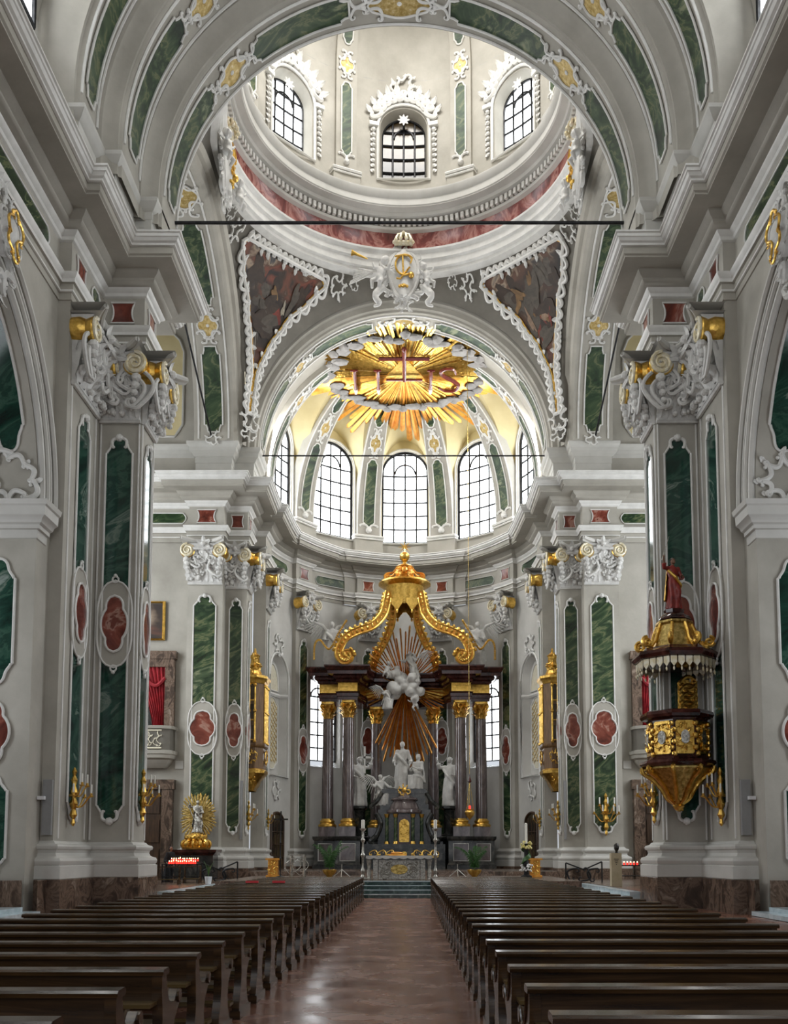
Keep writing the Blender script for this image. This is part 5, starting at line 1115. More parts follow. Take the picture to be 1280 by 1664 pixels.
def baluster(x, n, hb=None):
    mb = MB(); mb.tube([gl(x, -1.6), gl(x, -1.2), gl(x, -.6), gl(x, .1), gl(x, .7)], [.1, .16, .1, .16, .12], 7); mb.tube([gl(x - .22, .75), gl(x + .22, .75)], .08, 6); mb.build(n, 'red_letter', t)
    mb = MB(); mb.tube([gl(x, -1.9), gl(x, -1.3)], [.09, .17], 7); mb.build('white_foot', 'moulding', t)
baluster(-3.0, 'letter_i'); baluster(-1.6, 'letter_h_stem'); baluster(1.6, 'letter_h_stem')
mb = MB(); P = smooth_path([(3.1, .35, 0), (2.95, .85, 0), (2.5, .95, 0), (2.2, .6, 0), (2.4, .1, 0), (2.9, -.35, 0), (3.3, -.9, 0), (3.1, -1.5, 0), (2.5, -1.55, 0), (2.1, -1.2, 0)], 5); mb.tube([gl(p.x, p.y) for p in P], [.08 + .08 * sin(pi * i / (len(P) - 1)) for i in range(len(P))], 7); mb.build('letter_s', 'red_letter', t)
# ============================================================ CARTOUCHES WITH PUTTI
def big_cartouche(M_, label, seed, mono=True, gsign=1, rm=.05):
    t = thing('crowned_cartouche', label, 'cartouche', M_(0, 0, 0), 'dome arch cartouches')
    mb = MB(); vs = lin(-1.7, 1.5, 21); ws = [.95 * sqrt(max(0, 1 - ((v + .1) / 1.6) ** 2)) * (1 + .18 * (v / 1.6)) for v in vs]
    rows = [[M_(w_ * a, v, .35 + .35 * (1 - a * a)) for a in lin(-1, 1, 9)] for v, w_ in zip(vs, ws)]; mb.grid(rows); mb.build('shield', 'moulding', t)
    mb = MB(); mb.tube(edge(M_, 0, vs, ws, .35), .14, 7, True); rocaille(mb, M_, 0, -.05, 1.35, seed, .2, 13, 1.35); rocaille(mb, M_, 0, -1.9, .55, seed + 1, .2, 7, 1.3); mb.build('scroll_frame', 'white_stucco', t)
    mb = MB()
    for k in range(10): a = 2 * pi * k / 10; mb.blob(M_(.6 * cos(a), 2.05, .5 + .5 * sin(a)), .13, 7, 5); mb.tube([M_(.6 * cos(a), 2.1, .5 + .5 * sin(a)), M_(.45 * cos(a), 2.45, .5 + .35 * sin(a)), M_(0, 2.6, .5)], .08, 5)
    mb.blob(M_(0, 2.7, .5), .12, 8, 6); mb.tube([M_(-.6, 2.0, .5), M_(.6, 2.0, .5)], .16, 6); mb.build('crown', 'cream_gold', t)
    mb = MB(); D = .78
    mb.tube([M_(.1 + .62 * cos(a), .35 + .68 * sin(a), D) for a in lin(.7, 2 * pi - .8, 24)], .065, 6)
    mb.tube([M_(-.05, .95, D), M_(-.02, .1, D), M_(.0, -.3, D)], .06, 6); mb.tube([M_(u, v, D + .02) for u, v in ((-.55, .9), (-.1, 1.0), (.35, .95), (.55, .7), (.45, .45))], .06, 6)
    mb.tube([M_(u, v, D) for u, v in ((.4, .2), (.1, -.2), (-.2, -.6), (-.45, -.55))], .06, 6); mb.blob(M_(.5, -.35, D), .2, 9, 7); mb.blob(M_(0, -1.0, D - .05), .12, 7, 5)
    for k in range(5): mb.blob(M_(-.25 + .12 * k, -1.05 + .05 * (k % 2), D - .08), .1, 6, 5)
    mb.build('gold_monogram', 'gold', t); return t
Mc = lambda u, v, d=0: (u, 59.0 - d * .9 - .1, 39.05 + v)
big_cartouche(Mc, 'crowned white cartouche with gold monogram above the choir arch', 5)
for q, lb in ((-1, 'white angel with wings blowing a gold trumpet, left of the crowned cartouche'), (1, 'white cherub clinging to the right side of the crowned cartouche')):
    t = thing('cherub_statue', lb, 'statue', (q * 1.75, 58.3, 38.0), 'cherubs of the crowned cartouche'); mb = MB(); putto(mb, (q * 1.7, 58.2, 37.9), 2.1 if q < 0 else 1.7, q * .5, -.35 * q)
    mb.tube(smooth_path([(q * 1.3, 58.2, 37.9), (q * 1.8, 58.0, 37.2), (q * 1.5, 58.1, 36.7), (q * 1.9, 58.0, 36.5)]), [.25] * 6 + [.2] * 6 + [.1] * 7, 7); mb.build('figure', 'white_stucco', t, remesh=.045)
    if q < 0:
        mb = MB(); mb.tube([(-2.3, 57.9, 39.6), (-3.1, 57.8, 39.9), (-3.3, 57.8, 39.95)], [.04, .1, .2], 8); mb.build('trumpet', 'gold', t)
        mb = MB()
        for k in range(6): mb.tube([(-2.0, 58.4, 39.0), (-2.9 - .12 * k, 58.4, 39.3 - .22 * k)], [.12, .04], 6)
        mb.build('wing', 'white_stucco', t)
for s in (-1, 1):
    Mq = lambda u, v, d=0: (s * (9.9 - d * .9), CY + u, 39.1 + v)
    big_cartouche(Mq, '%s side cartouche with gilded relief on the rim of the dome, seen edge-on' % SIDE[s], 9 + s)
    for yy, H_, lb in ((47.3, 1.9, 'nearer the big arch'), (50.9, 1.8, 'farther from the camera')):
        mb = MB(); putto(mb, (s * 9.2, yy, 38.1), H_, -s * 1.5, 0)
        solo(mb, 'cherub_statue', 'white_stucco', 'white cherub beside the %s side cartouche under the dome, %s' % (SIDE[s], lb), 'statue', remesh=.045)
# ============================================================ ORATORY BOXES
for s in (-1, 1):
    S = SIDE[s]; t = thing('gilded_oratory', 'gilded wooden oratory box with tall glazed windows on the %s choir wall' % S, 'oratory', (s * 9.7, 63, 6), 'choir oratories')
    pl = [(10.45, 61.6), (9.65, 61.6), (9.2, 62.1), (9.2, 63.5), (9.65, 64.1), (10.45, 64.1)]
    pl = pl[::-1] if False else pl
    inv = lambda prof: prof
    pr = [(.02, 8.9), (.02, 12.9)]
    def SW(prof, name, mt, parent=t): return MB().sweep(pl, inv(prof)).build(name, mt, parent, s)
    # plan runs away from the camera with the room on its left, so offsets are negated
    W_ = lambda prof: [(o, z) for o, z in prof]
    MB().sweep(pl, [(0, 8.9), (0, 12.9)]).build('window_wall', 'box_wood', t, s)
    MB().sweep(pl, [(0, 7.2), (.0, 7.3), (0, 8.6), (.06, 8.65), (.12, 8.75), (.12, 8.9), (0, 8.95)]).build('parapet', 'box_wood', t, s)
    MB().sweep(pl, [(.03, 12.85), (.08, 12.95), (.12, 13.1), (.22, 13.2), (.24, 13.35), (0, 13.45), (-.45, 13.6)]).build('cornice', 'gold', t, s)
    MB().sweep(pl, [(-.62, 5.8), (-.55, 6.0), (-.42, 6.2), (-.3, 6.5), (-.05, 6.8), (.1, 6.95), (.12, 7.15), (0, 7.25)]).build('console', 'gold', t, s)
    mb = MB(); Mo = facing_west(0, 61.58); Mn_ = facing_nave(9.18, 0)
    for M_, us in ((Mo, (9.68, 10.05)), (Mn_, (62.2, 62.65, 63.1, 63.45))):
        for u in us: mb.tube([M_(u, 9.0, .04), M_(u, 12.8, .04)], .07, 6); [blobM(mb, M_, u, z, .05, .13) for z in (9.0, 11.0, 12.7)]
        for z in (9.1, 10.4, 11.7, 12.8): mb.tube([M_(us[0], z, .04), M_(us[-1], z, .04)], .035, 5)
    mb.build('gilt_mullions', 'gold', t, s)
    for a_ in ((Mo, 9.85, 8.0, .3, 3, .06, 8, 1.3), (Mn_, 62.8, 8.0, .45, 4, .06, 9), (Mo, 9.95, 6.55, .28, 8, -.2, 7)): mb = MB(); rocaille(mb, *a_); mb.build('carved_relief', 'gold', t, s)
    mb = MB(); mb.lathe([(.5, 13.5), (.35, 13.8), (.4, 14.0), (.5, 14.1), (.3, 14.3), (.28, 14.7), (.36, 14.8), (.1, 15.0), (.05, 15.3)], (9.85, 62.4, 0), 8); rocaille(mb, Mo, 9.85, 14.1, .45, 6, .1, 8, 1.3); mb.build('crest', 'gold', t, s)
    mb = MB()
    for z in (9.05, 10.45, 11.75):
        for u in (9.72, 9.9): mb.box(u, u + .13, 61.56, 61.6, z + .05, z + 1.0)
    mb.build('panes', 'dark_pane', t, s)
# ============================================================ PULPIT
PX, PY = 10.3, 34.95
t = thing('pulpit', 'gilded and dark red pulpit with a fringed sounding board on the right crossing pier', 'pulpit', (PX, PY, 3.4))
def oc(r, z, n=8, ph=.5): return [(PX + r * cos(2 * pi * (i + ph) / n), PY + r * sin(2 * pi * (i + ph) / n), z) for i in range(n)]
def og(rs): return MB().grid([oc(r, z) for r, z in rs], True)
og([(1.15, 5.05), (1.1, 5.15), (1.08, 6.5), (1.15, 6.6)]).build('basket', 'maroon_marble', t)
og([(1.1, 6.55), (1.28, 6.6), (1.34, 6.7), (1.3, 6.82), (1.22, 6.86), (.95, 6.86), (.95, 5.3)]).build('handrail', 'maroon_marble', t)
og([(1.1, 5.12), (1.34, 5.05), (1.38, 4.95), (1.3, 4.86), (1.15, 4.8), (.2, 4.8)]).build('lower_rim', 'maroon_marble', t)
mb = MB()
mb.grid([oc(r, z) for r, z in ((1.18, 4.82), (1.2, 4.75), (.95, 4.5), (.6, 4.1), (.35, 3.75), (.3, 3.6), (.05, 3.5))], True); co = mb.build('console', 'old_gold', t)
mb = MB()
for i in range(8):
    a = 2 * pi * (i + .5) / 8; mb.tube(smooth_path([(PX + r * cos(a), PY + r * sin(a), z) for r, z in ((1.3, 4.85), (1.22, 4.62), (.9, 4.4), (.6, 4.05), (.4, 3.7), (.12, 3.5))], 4), .08, 7)
    mb.tube(spiral(lambda u, v, d=0: (PX + (1.2 + u) * cos(a), PY + (1.2 + u) * sin(a), v), 0, 4.72, 0, .16, 1.4, 1), .05, 5)
mb.blob((PX, PY, 3.42), (.2, .2, .22), 10, 8, rough=.4); mb.build('console_ribs', 'gold', co)
for i in range(8):
    a = 2 * pi * i / 8
    if sin(a) > .3: continue
    Mq = lambda u, v, d=0: (PX + (1.0 + d) * cos(a) - u * sin(a), PY + (1.0 + d) * sin(a) + u * cos(a), v)
    mb = MB(); strip(mb, Mq, 0, [5.25, 5.3, 6.4, 6.45], [.28, .33, .33, .28], .04); rocaille(mb, Mq, 0, 5.85, .3, 20 + i, .05, 9, 1.5); o = mb.build('gilded_panel', 'gold', t)
    mb = MB(); strip(mb, Mq, 0, lin(5.6, 6.1, 9), [.02 + .14 * sqrt(1 - x * x) for x in lin(-1, 1, 9)], .1); mb.build('silver_oval', 'silver', o)
    mb = MB(); Mr = lambda u, v, d=0: (PX + (1.08 + d) * cos(a + pi / 8) - u * sin(a + pi / 8), PY + (1.08 + d) * sin(a + pi / 8) + u * cos(a + pi / 8), v)
    for k in range(6): blobM(mb, Mr, .05 * (-1) ** k, 5.25 + .22 * k, .04, .11, .08)
    mb.build('corner_garland', 'gold', t)
# back board and sounding board
mb = MB(); Mbk = facing_west(0, 36.1); strip(mb, Mbk, 11.05, [6.8, 6.85, 8.2, 8.3], [.32, .38, .38, .3], .08); 
for k in range(9): cscroll(mb, Mbk, 10.75 + .08 * (k % 2), 6.9 + .16 * k, 11.35, 7.0 + .16 * k, .12, .06, .3 * (-1) ** k, curl=.3)
mb.build('gilded_back_drapery', 'gold', t)
og([(1.35, 8.72), (1.52, 8.78), (1.6, 8.9), (1.55, 9.02), (1.42, 9.08), (1.3, 9.18), (.3, 9.2)]).build('sounding_board', 'maroon_marble', t)
og([(1.38, 8.75), (1.34, 8.6), (.1, 8.55)]).build('soffit', 'maroon_marble', t)
mb = MB()
for i in range(8):
    for k in range(4):
        a = 2 * pi * (i + .5) / 8; b = 2 * pi * (i + 1.5) / 8; f0, f1 = (k + .08) / 4, (k + .92) / 4; r = 1.42
        p = [Vector((PX + r * ((1 - f) * cos(a) + f * cos(b)), PY + r * ((1 - f) * sin(a) + f * sin(b)), 8.74)) for f in (f0, (f0 + f1) / 2, f1)]
        nrm = (p[1] - Vector((PX, PY, 8.74))).normalized() * .03
        mb.grid([[p[0] + nrm, p[1] + nrm, p[2] + nrm], [p[0] + nrm - Vector((0, 0, .22)), p[1] + nrm - Vector((0, 0, .26)), p[2] + nrm - Vector((0, 0, .22))], [p[1] + nrm - Vector((0, 0, .38))] * 3, [p[0] - nrm - Vector((0, 0, .22)), p[1] - nrm - Vector((0, 0, .26)), p[2] - nrm - Vector((0, 0, .22))], [p[0] - nrm, p[1] - nrm, p[2] - nrm]])
        mb.blob(tuple(p[1] + nrm - Vector((0, 0, .46))), (.035, .035, .08), 6, 5)
mb.build('tasselled_fringe', 'cream_gold', t)
og([(1.0, 9.15), (.85, 9.35), (.72, 9.8), (.62, 10.1), (.7, 10.18), (.68, 10.26), (.5, 10.3)]).build('crown_body', 'old_gold', t)
mb = MB()
for i in range(8):
    a = 2 * pi * (i + .5) / 8; Mq = lambda u, v, d=0: (PX + (u) * cos(a) - d * sin(a), PY + (u) * sin(a) + d * cos(a), v)
    mb.tube([Mq(.62, 10.15), Mq(.75, 9.85), Mq(.85, 9.5), Mq(1.05, 9.28), Mq(1.25, 9.3)], .07, 6); mb.tube(spiral(Mq, 1.25, 9.42, 0, .2, 1.6, 1), .07, 6)
mb.build('crown_scrolls', 'gold', t)
og([(.5, 10.28), (.62, 10.32), (.55, 10.45), (.35, 10.6), (.38, 10.72), (.1, 10.74)]).build('statue_base', 'maroon_marble', t)
t = thing('saint_statue', 'painted saint in red robe and gold cape raising a sword on top of the pulpit', 'statue', (PX, PY, 10.74))
prt = {'robe': MB(), 'skin': MB(), 'cape': MB(), 'hair': MB()}; a = ARMS['up_l']; figure_mesh(None, 2.0, .25, (PX, PY, 10.74), a[0], a[1], 77, parts=prt)
prt['robe'].build('red_robe', 'red_robe', t, remesh=.022); prt['skin'].build('body', 'skin', t, remesh=.012); prt['cape'].build('gold_cape', 'gold', t, remesh=.025); prt['hair'].build('hair', 'dark_bronze', t)
MB().tube([(PX - .48, PY - .32, 12.55), (PX - .2, PY - .32, 13.45)], [.025, .008], 5).build('sword', 'silver', t)
# ============================================================ LOGGIAS, DOORS, PICTURE
for s in (-1, 1):
    S = SIDE[s]; Mt = facing_west(0, 59.4)
    t = thing('loggia_window', 'red marble loggia window with %s above the %s balcony' % ('drawn crimson curtain' if s < 0 else 'dark opening and curtain edge', S), 'loggia', (s * 16, 59.4, 9.6))
    mb = MB(); x0, x1 = 14.35, 18.4; mb.box(x0, x0 + .6, 59.1, 59.44, 9.6, 14.1); mb.box(x1 - .6, x1, 59.1, 59.44, 9.6, 14.1); mb.box(x0 - .1, x1 + .1, 59.0, 59.44, 13.9, 14.4); mb.box(x0 + .05, x1 - .05, 59.05, 59.44, 13.4, 13.95); mb.build('marble_frame', 'plinth_marble', t, s)
    mb = MB(); mb.box(x0 + .55, x1 - .55, 59.38, 59.43, 9.6, 13.5); mb.build('dark_opening', 'dark_marble', t, s)
    mb = MB(); rows = []
    for i in range(15):
        z = 13.4 - 3.7 * i / 14; w0, w1 = x0 + .62, x0 + 1.35 + 1.3 * (1 - i / 14) ** 1.5
        rows.append([(w0 + (w1 - w0) * k / 30, 59.2 + .06 * sin(k * 1.6), z) for k in range(31)])
    mb.grid(rows); mb.grid([[(p[0], p[1] + .03, p[2]) for p in r] for r in rows]); mb.build('curtain', 'curtain', t, s)
    mb = MB(); mb.tube(smooth_path([(x0 + .6, 59.1, 12.7), (x0 + 1.2, 59.05, 12.2), (x0 + 2.2, 59.08, 12.9), (x1 - .7, 59.1, 13.4)]), .12, 7); mb.build('curtain_swag', 'curtain', t, s)
    t = thing('balcony', 'carved stone balcony with openwork balustrade under the %s loggia' % S, 'balcony', (s * 16.2, 58.8, 7.5), 'transept balconies')
    pl = [(14.3, 59.4), (14.45, 58.7), (14.9, 58.45), (18, 58.45), (18.4, 59.4)]
    sw = lambda prof: MB().sweep(pl, [(-o, z) for o, z in prof])
    sw([(-.5, 7.0), (-.2, 7.3), (-.1, 7.5), (.1, 7.6), (.12, 7.8), (.2, 7.85), (.22, 8.05), (0, 8.1), (0, 8.12)]).build('balcony_floor', 'plaster', t, s)
    sw([(0, 8.1), (.0, 8.12), (0, 9.4)]).build('parapet', 'plaster_dark', t, s); sw([(-.1, 9.4), (.12, 9.42), (.14, 9.6), (-.12, 9.64)]).build('handrail', 'plaster', t, s)
    mb = MB(); Mq = facing_west(0, 58.45)
    for k in range(6): rocaille(mb, Mq, 15.1 + .55 * k, 8.75, .2, k, .05, 5, 2.2)
    for z in (8.2, 9.3): mb.tube([Mq(14.9, z, .05), Mq(18, z, .05)], .05, 5)
    mb.build('openwork', 'lattice', t, s)
    t = thing('wooden_door', 'tall dark door in a brown marble frame below the %s balcony' % S, 'door', (s * 16, 59.4, .17), 'transept doors')
    mb = MB(); mb.box(14.3, 14.95, 59.0, 59.44, .17, 6.2); mb.box(17.4, 18, 59.0, 59.44, .17, 6.2); mb.box(14.2, 18.1, 58.95, 59.44, 5.7, 6.3); mb.build('marble_frame', 'plinth_marble', t, s)
    mb = MB(); mb.box(14.9, 17.5, 59.2, 59.4, .17, 5.8)
    for z in (.6, 2.4, 4.2): [mb.box(x, x + 1.0, 59.14, 59.22, z, z + 1.4) for x in (15.1, 16.3)]
    mb.build('door_leaf', 'door_wood', t, s)
    solo(MB().box(14.0, 14.85, 59.38, 59.45, 7.1, 7.75) if False else MB().box(13.75, 14.25, 59.36, 59.44, 7.0, 7.5), 'stone_plaque', 'plaster_light', 'plain pale square plaque on the %s transept wall below the balcony' % S, 'plaque', sx=s)
t = thing('framed_painting', 'dark painting in a gold frame high on the left transept wall', 'painting', (-15.9, 59.4, 15.2)); MB().box(-16.6, -15.25, 59.36, 59.42, 15.3, 17.5).build('canvas', 'fresco_left', t)
MB().tube([(-16.7, 59.33, 15.2), (-15.15, 59.33, 15.2), (-15.15, 59.33, 17.6), (-16.7, 59.33, 17.6)], .12, 6, True).build('frame', 'gold', t)
for s in (-1, 1):
    S = SIDE[s]; a0 = R(70) * RAP
    t = thing('sacristy_door', 'arched brown glazed door under the %s lattice niche' % S, 'door', Ma(s * a0, FL, 0), 'apse doors')
    mb = MB(); O = [(s * a0 + u, v) for u, v in archoutline(0, .95, FL, 4.0, .7)]; mb.tube([Ma(*p, .06) for p in O], .1, 6, True); mb.build('door_frame', 'door_wood', t)
    mb = MB(); A = lin(-.95, .95, 9); mb.grid([[Ma(s * a0 + x, FL, .05), Ma(s * a0 + x, 4.0 + .7 * sqrt(max(0, 1 - (x / .95) ** 2)), .05)] for x in A]); mb.build('glass', 'dark_pane', t)
    mb = MB(); [mb.tube([Ma(s * a0 + x, FL, .08), Ma(s * a0 + x, 4.3, .08)], .04, 5) for x in (-.48, 0, .48)]; [mb.tube([Ma(s * a0 - .9, z, .08), Ma(s * a0 + .9, z, .08)], .03, 5) for z in (1.5, 2.4, 3.3)]; mb.build('glazing_bars', 'door_wood', t)
# red inner door glimpsed past the choir pilaster
# ============================================================ LIGHTS AND FITTINGS
def sconce(M_, u, z, label, sx, sc=1.0, arms=5):
    t = thing('candle_sconce', label, 'wall sconce', tuple(a * (sx if i == 0 else 1) for i, a in enumerate(M_(u, z, 0))), 'brass candle sconces')
    mb = MB(); zs = [(-1.1, .02), (-1.0, .08), (-.85, .05), (-.7, .14), (-.5, .07), (-.3, .16), (-.1, .08), (.1, .15), (.35, .07), (.55, .12), (.7, .05), (.85, .09), (1.0, .02)]
    rows = [[M_(u + r_ * sc * cos(a), z + q * sc, .16 + r_ * sc * sin(a)) for a in [2 * pi * k / 10 for k in range(10)]] for q, r_ in zs]; mb.grid(rows, True, True); mb.tube([M_(u, z, 0), M_(u, z, .16)], .06 * sc, 6); mb.build('backplate', 'gold', t, sx)
    for k in range(arms):
        a = pi * (k + .5) / arms * 1.0; lvl = 0 if k % 2 == 0 else .38; rr = .62 * sc * (1 if not lvl else .75)
        P = [(u + rr * f * cos(a) * -1, z + (-.3 - .22 * sin(pi * min(1, f * 1.2)) + .25 * f + lvl) * sc, .16 + rr * f * sin(a)) for f in lin(0, 1, 9)]
        mb = MB(); mb.tube([M_(*p) for p in P], .028 * sc, 6); e = P[-1]
        rw = [[M_(e[0] + r_ * sc * cos(b), e[1] + q * sc, e[2] + r_ * sc * sin(b)) for b in [2 * pi * j / 8 for j in range(8)]] for q, r_ in ((-.03, .02), (0, .09), (.03, .1), (.04, .04), (.12, .05))]; mb.grid(rw, True, True); ar = mb.build('branch', 'gold', t, sx)
        mb = MB(); rw = [[M_(e[0] + r_ * sc * cos(b), e[1] + q * sc, e[2] + r_ * sc * sin(b)) for b in [2 * pi * j / 7 for j in range(7)]] for q, r_ in ((.1, .035), (.42, .032), (.44, .005))]; mb.grid(rw, True, True); mb.build('candle', 'candle', ar, sx)
for s in (-1, 1):
    S = SIDE[s]
    sconce(facing_nave(11.7, 0), 34.0, 3.75, 'brass candle sconce on the near %s nave pilaster' % S, s); sconce(facing_nave(10.05, 0), 36.9, 3.95, 'brass candle sconce on the aisle face of the %s crossing pier' % S, s)
    sconce(facing_west(0, 58.95), 12.5, 4.2, 'brass candle sconce on the green panel of the far %s crossing pier' % S, s, 1.25, 7); sconce(facing_nave(10.0, 0), 60.7, 4.2, 'small brass sconce on the inner face of the %s choir pilaster' % S, s, .9)
    sconce(facing_nave(9.5, 0), 65.7, 4.1, 'small brass sconce beside the %s sacristy door' % S, s, .7)
    solo(MB().box(11.78, 12.1, 32.55, 32.69, 2.3, 4.2), 'column_speaker', 'plastic_grey', 'slim grey column loudspeaker on the return of the near %s pilaster' % S, 'loudspeaker', sx=s)
    solo(MB().box(11.95, 12.19, 32.3, 32.45, 3.5, 3.62), 'sensor_box', 'white_pot', 'small white box beside the near %s loudspeaker' % S, 'sensor box', sx=s)
    solo(MB().box(10.1, 10.24, 59.86, 59.99, 2.6, 6.3), 'column_speaker', 'plastic_grey', 'slim grey column loudspeaker on the far %s choir pilaster' % S, 'loudspeaker', sx=s)
t = thing('sanctuary_lamp', 'hanging gilded sanctuary lamp on chains right of the high altar', 'hanging lamp', (4.3, 62, 4.2))
MB().lathe([(.02, 0), (.1, .1), (.28, .3), (.34, .5), (.26, .62), (.3, .68), (.1, .72)], (4.3, 62, 3.9), 14).build('bowl', 'gold', t)
mb = MB(); [mb.tube([(4.3 + .28 * cos(a), 62 + .28 * sin(a), 4.55), (4.3, 62, 6.4)], .018, 4) for a in (.3, 2.4, 4.5)]; mb.tube([(4.3, 62, 6.4), (4.3, 62, 37.0)], .016, 4); mb.build('chains', 'old_gold', t)
MB().lathe([(.02, 0), (.14, .1), (.05, .4), (.02, .6)], (4.3, 62, 6.3), 10).build('canopy', 'maroon_marble', t); MB().lathe([(.07, 0), (.08, .2), (.03, .24)], (4.3, 62, 4.6), 10).build('red_glass', 'red_glass', t)
# ============================================================ LEFT SHRINE
t = thing('shrine_table', 'dark marble side altar carrying the gilded Madonna by the left pier', 'altar', (-12.4, 57.6, .17)); mb = MB(); mb.box(-13.6, -11.3, 57.0, 58.5, .17, 1.7); mb.build('block', 'dark_marble', t)
MB().sweep([(-11.3, 58.5), (-11.3, 57.0), (-13.6, 57.0), (-13.6, 58.5)], [(0, 1.6), (.1, 1.7), (.2, 1.78), (.25, 1.95), (-.8, 1.97)]).build('top', 'maroon_marble', t)
t = thing('madonna_statue', 'gilded and silver Madonna with a lance before an oval of gold rays, left', 'statue', (-12.45, 57.6, 1.97))
mb = MB(); mb.lathe([(.85, 0), (.9, .12), (.6, .25), (.5, .55), (.6, .7), (.4, .85), (.3, .95)], (-12.45, 57.6, 1.97), 10)
for k in range(7): a = pi + pi * k / 6; mb.tube(spiral(lambda u, v, d=0: (-12.45 + (.65 + u) * cos(a), 57.6 + (.65 + u) * sin(a), v), 0, 2.25, 0, .25, 1.5, 1), .09, 6); mb.blob((-12.45 + .5 * cos(a), 57.6 + .5 * sin(a), 2.65), .2, 8, 6, rough=.5)
mb.build('gilded_pedestal', 'gold', t)
fb = MB(); figure_mesh(fb, 2.0, 0, (-12.4, 57.6, 2.95), ARMS['up_l'][0], ARMS['up_l'][1], 5); fb.build('figure', 'silver', t, remesh=.025)
L_ = []; rays(L_, (-12.45, 57.95, 3.95), [(2 * pi * k / 40, 1.0 + .35 * abs(sin(2 * pi * k / 40))) for k in range(40)], 6, lambda c, u, v, d: (c[0] + u, c[1] - d * .2, c[2] + v * 1.05), .3, .09)
for m_ in L_: m_.build('ray', 'old_gold', t)
MB().tube([(-12.95, 57.1, 4.8), (-12.15, 57.15, 3.0)], .03, 6).build('lance', 'silver', t)
t = thing('candle_rack', 'iron rack crowded with glowing red votive candles in front of the left shrine', 'candle rack', (-11.8, 51, .17)); mb = MB()
mb.box(-12.7, -10.75, 50.6, 51.5, 1.12, 1.16); mb.box(-12.7, -10.75, 51.1, 51.5, 1.26, 1.3)
for x in (-12.65, -10.8):
    for y in (50.65, 51.45): mb.tube([(x, y, .17), (x, y, 1.14)], .035, 6)
mb.box(-12.7, -10.75, 50.7, 51.4, .45, .5); mb.build('frame', 'iron', t)
t0 = None; rnd = random.Random(8)
for k in range(26):
    x = -12.3 + .115 * (k % 13) + rnd.uniform(-.02, .02); y = 50.75 + .5 * (k // 13); z = 1.16 + .14 * (k // 13)
    if t0 is None:
        t0 = thing('votive_candle', 'small red glass votive candle burning on the iron rack of the left shrine', 'votive candle', (x, y, z), 'votive candles on the rack')
        MB().lathe([(.035, 0), (.045, .02), (.045, .12), (.04, .125)], (x, y, z), 9).build('glass', 'red_glass', t0); MB().blob((x, y, z + .14), (.018, .018, .035), 6, 5).build('flame', 'flame', t0)
    else:
        r_ = t0.copy(); COL.objects.link(r_); r_.location = W((x, y, z))
        for ch in [c for c in t0.children]: c2 = ch.copy(); COL.objects.link(c2); c2.parent = r_
    if rnd.random() < .25 and k: r_.scale = (1.15, 1.15, 1.25)
def kneeler(x, y, w_, label, sx=1):
    t = thing('kneeler', label, 'kneeler', (x, y, .17)); mb = MB()
    for q in (-1, 1): mb.prism([(y - .3, .17), (y + .3, .17), (y + .25, .35), (y + .12, .5), (y + .2, .95), (y + .05, 1.1), (y - .05, .9), (y - .02, .5), (y - .3, .4)], lambda a, b_, q=q: (x + q * w_ - .03, a, b_), lambda a, b_, q=q: (x + q * w_ + .03, a, b_))
    mb.build('side_panels', 'wood', t); MB().box(x - w_, x + w_, y - .05, y + .25, 1.0, 1.05).build('book_ledge', 'wood', t); MB().box(x - w_, x + w_, y - .35, y - .05, .38, .43).build('kneeling_board', 'seat_wood', t)
kneeler(-11.9, 48.2, .75, 'dark wooden kneeler in front of the red votive candles'); kneeler(-10.9, 50.0, .4, 'narrow dark kneeler at the right end of the votive rack')
t = thing('person', 'person in black clothes and cap standing bent towards the votive candles', 'person', (-12.75, 52.2, .17)); prt = {'robe': MB(), 'skin': MB(), 'cape': MB(), 'hair': MB()}
a = ARMS['down']; figure_mesh(None, 1.95, .9, (-12.75, 52.2, .17), a[0], a[1], 91, cape=False, lean=.1, parts=prt); prt['skin'].build('body', 'skin', t, remesh=.012); prt['robe'].build('coat', 'black_cloth', t, remesh=.02); prt['hair'].build('cap', 'black_cloth', t)
def leafplant(t, x, y, z, n, H, seed, palm=False):
    rnd = random.Random(seed)
    for k in range(n):
        a = 2 * pi * k / n + rnd.uniform(-.2, .2); L_ = H * rnd.uniform(.75, 1.1); sp = rnd.uniform(.3, .65) if palm else rnd.uniform(.15, .45)
        P = [(x + sp * L_ * f ** 1.6 * cos(a), y + sp * L_ * f ** 1.6 * sin(a), z + L_ * (f - .35 * f ** 3 * sp * 1.6)) for f in lin(0, 1, 8)]; mb = MB()
        if palm:
            mb.tube(P, [.014 * (1 - .6 * i / 7) for i in range(8)], 4)
            for i in range(2, 8):
                for q in (-1, 1):
                    for g in (0, .5):
                        p = Vector(P[i - 1]).lerp(Vector(P[i]), g); d = Vector((-sin(a), cos(a), 0)) * q * .26 * H / 1.6 * (1 - .08 * i) + Vector((cos(a) * .12, sin(a) * .12, -.05)); n_ = Vector((0, 0, .012))
                        mb.grid([[p - n_, p + n_], [p + d * .5 - n_ * 1.6 + Vector((0, 0, .02)), p + d * .5 + n_ * 1.6 + Vector((0, 0, .03))], [p + d, p + d + Vector((0, 0, .002))]])
        else: mb.tube(P, [.02 + .03 * sin(pi * i / 7) for i in range(8)], 6, flat=.3)
        mb.build('frond' if palm else 'leaf', 'leaf', t)
t = thing('potted_plant', 'thin leaning plant in a white pot at the foot of the far left pier', 'plant', (-9.75, 48.5, .17)); MB().lathe([(.14, 0), (.19, .36), (.17, .37), (.15, .3)], (-9.75, 48.5, .17), 16).build('pot', 'white_pot', t); leafplant(t, -9.75, 48.5, .5, 4, .95, 6)
CH[0] = False
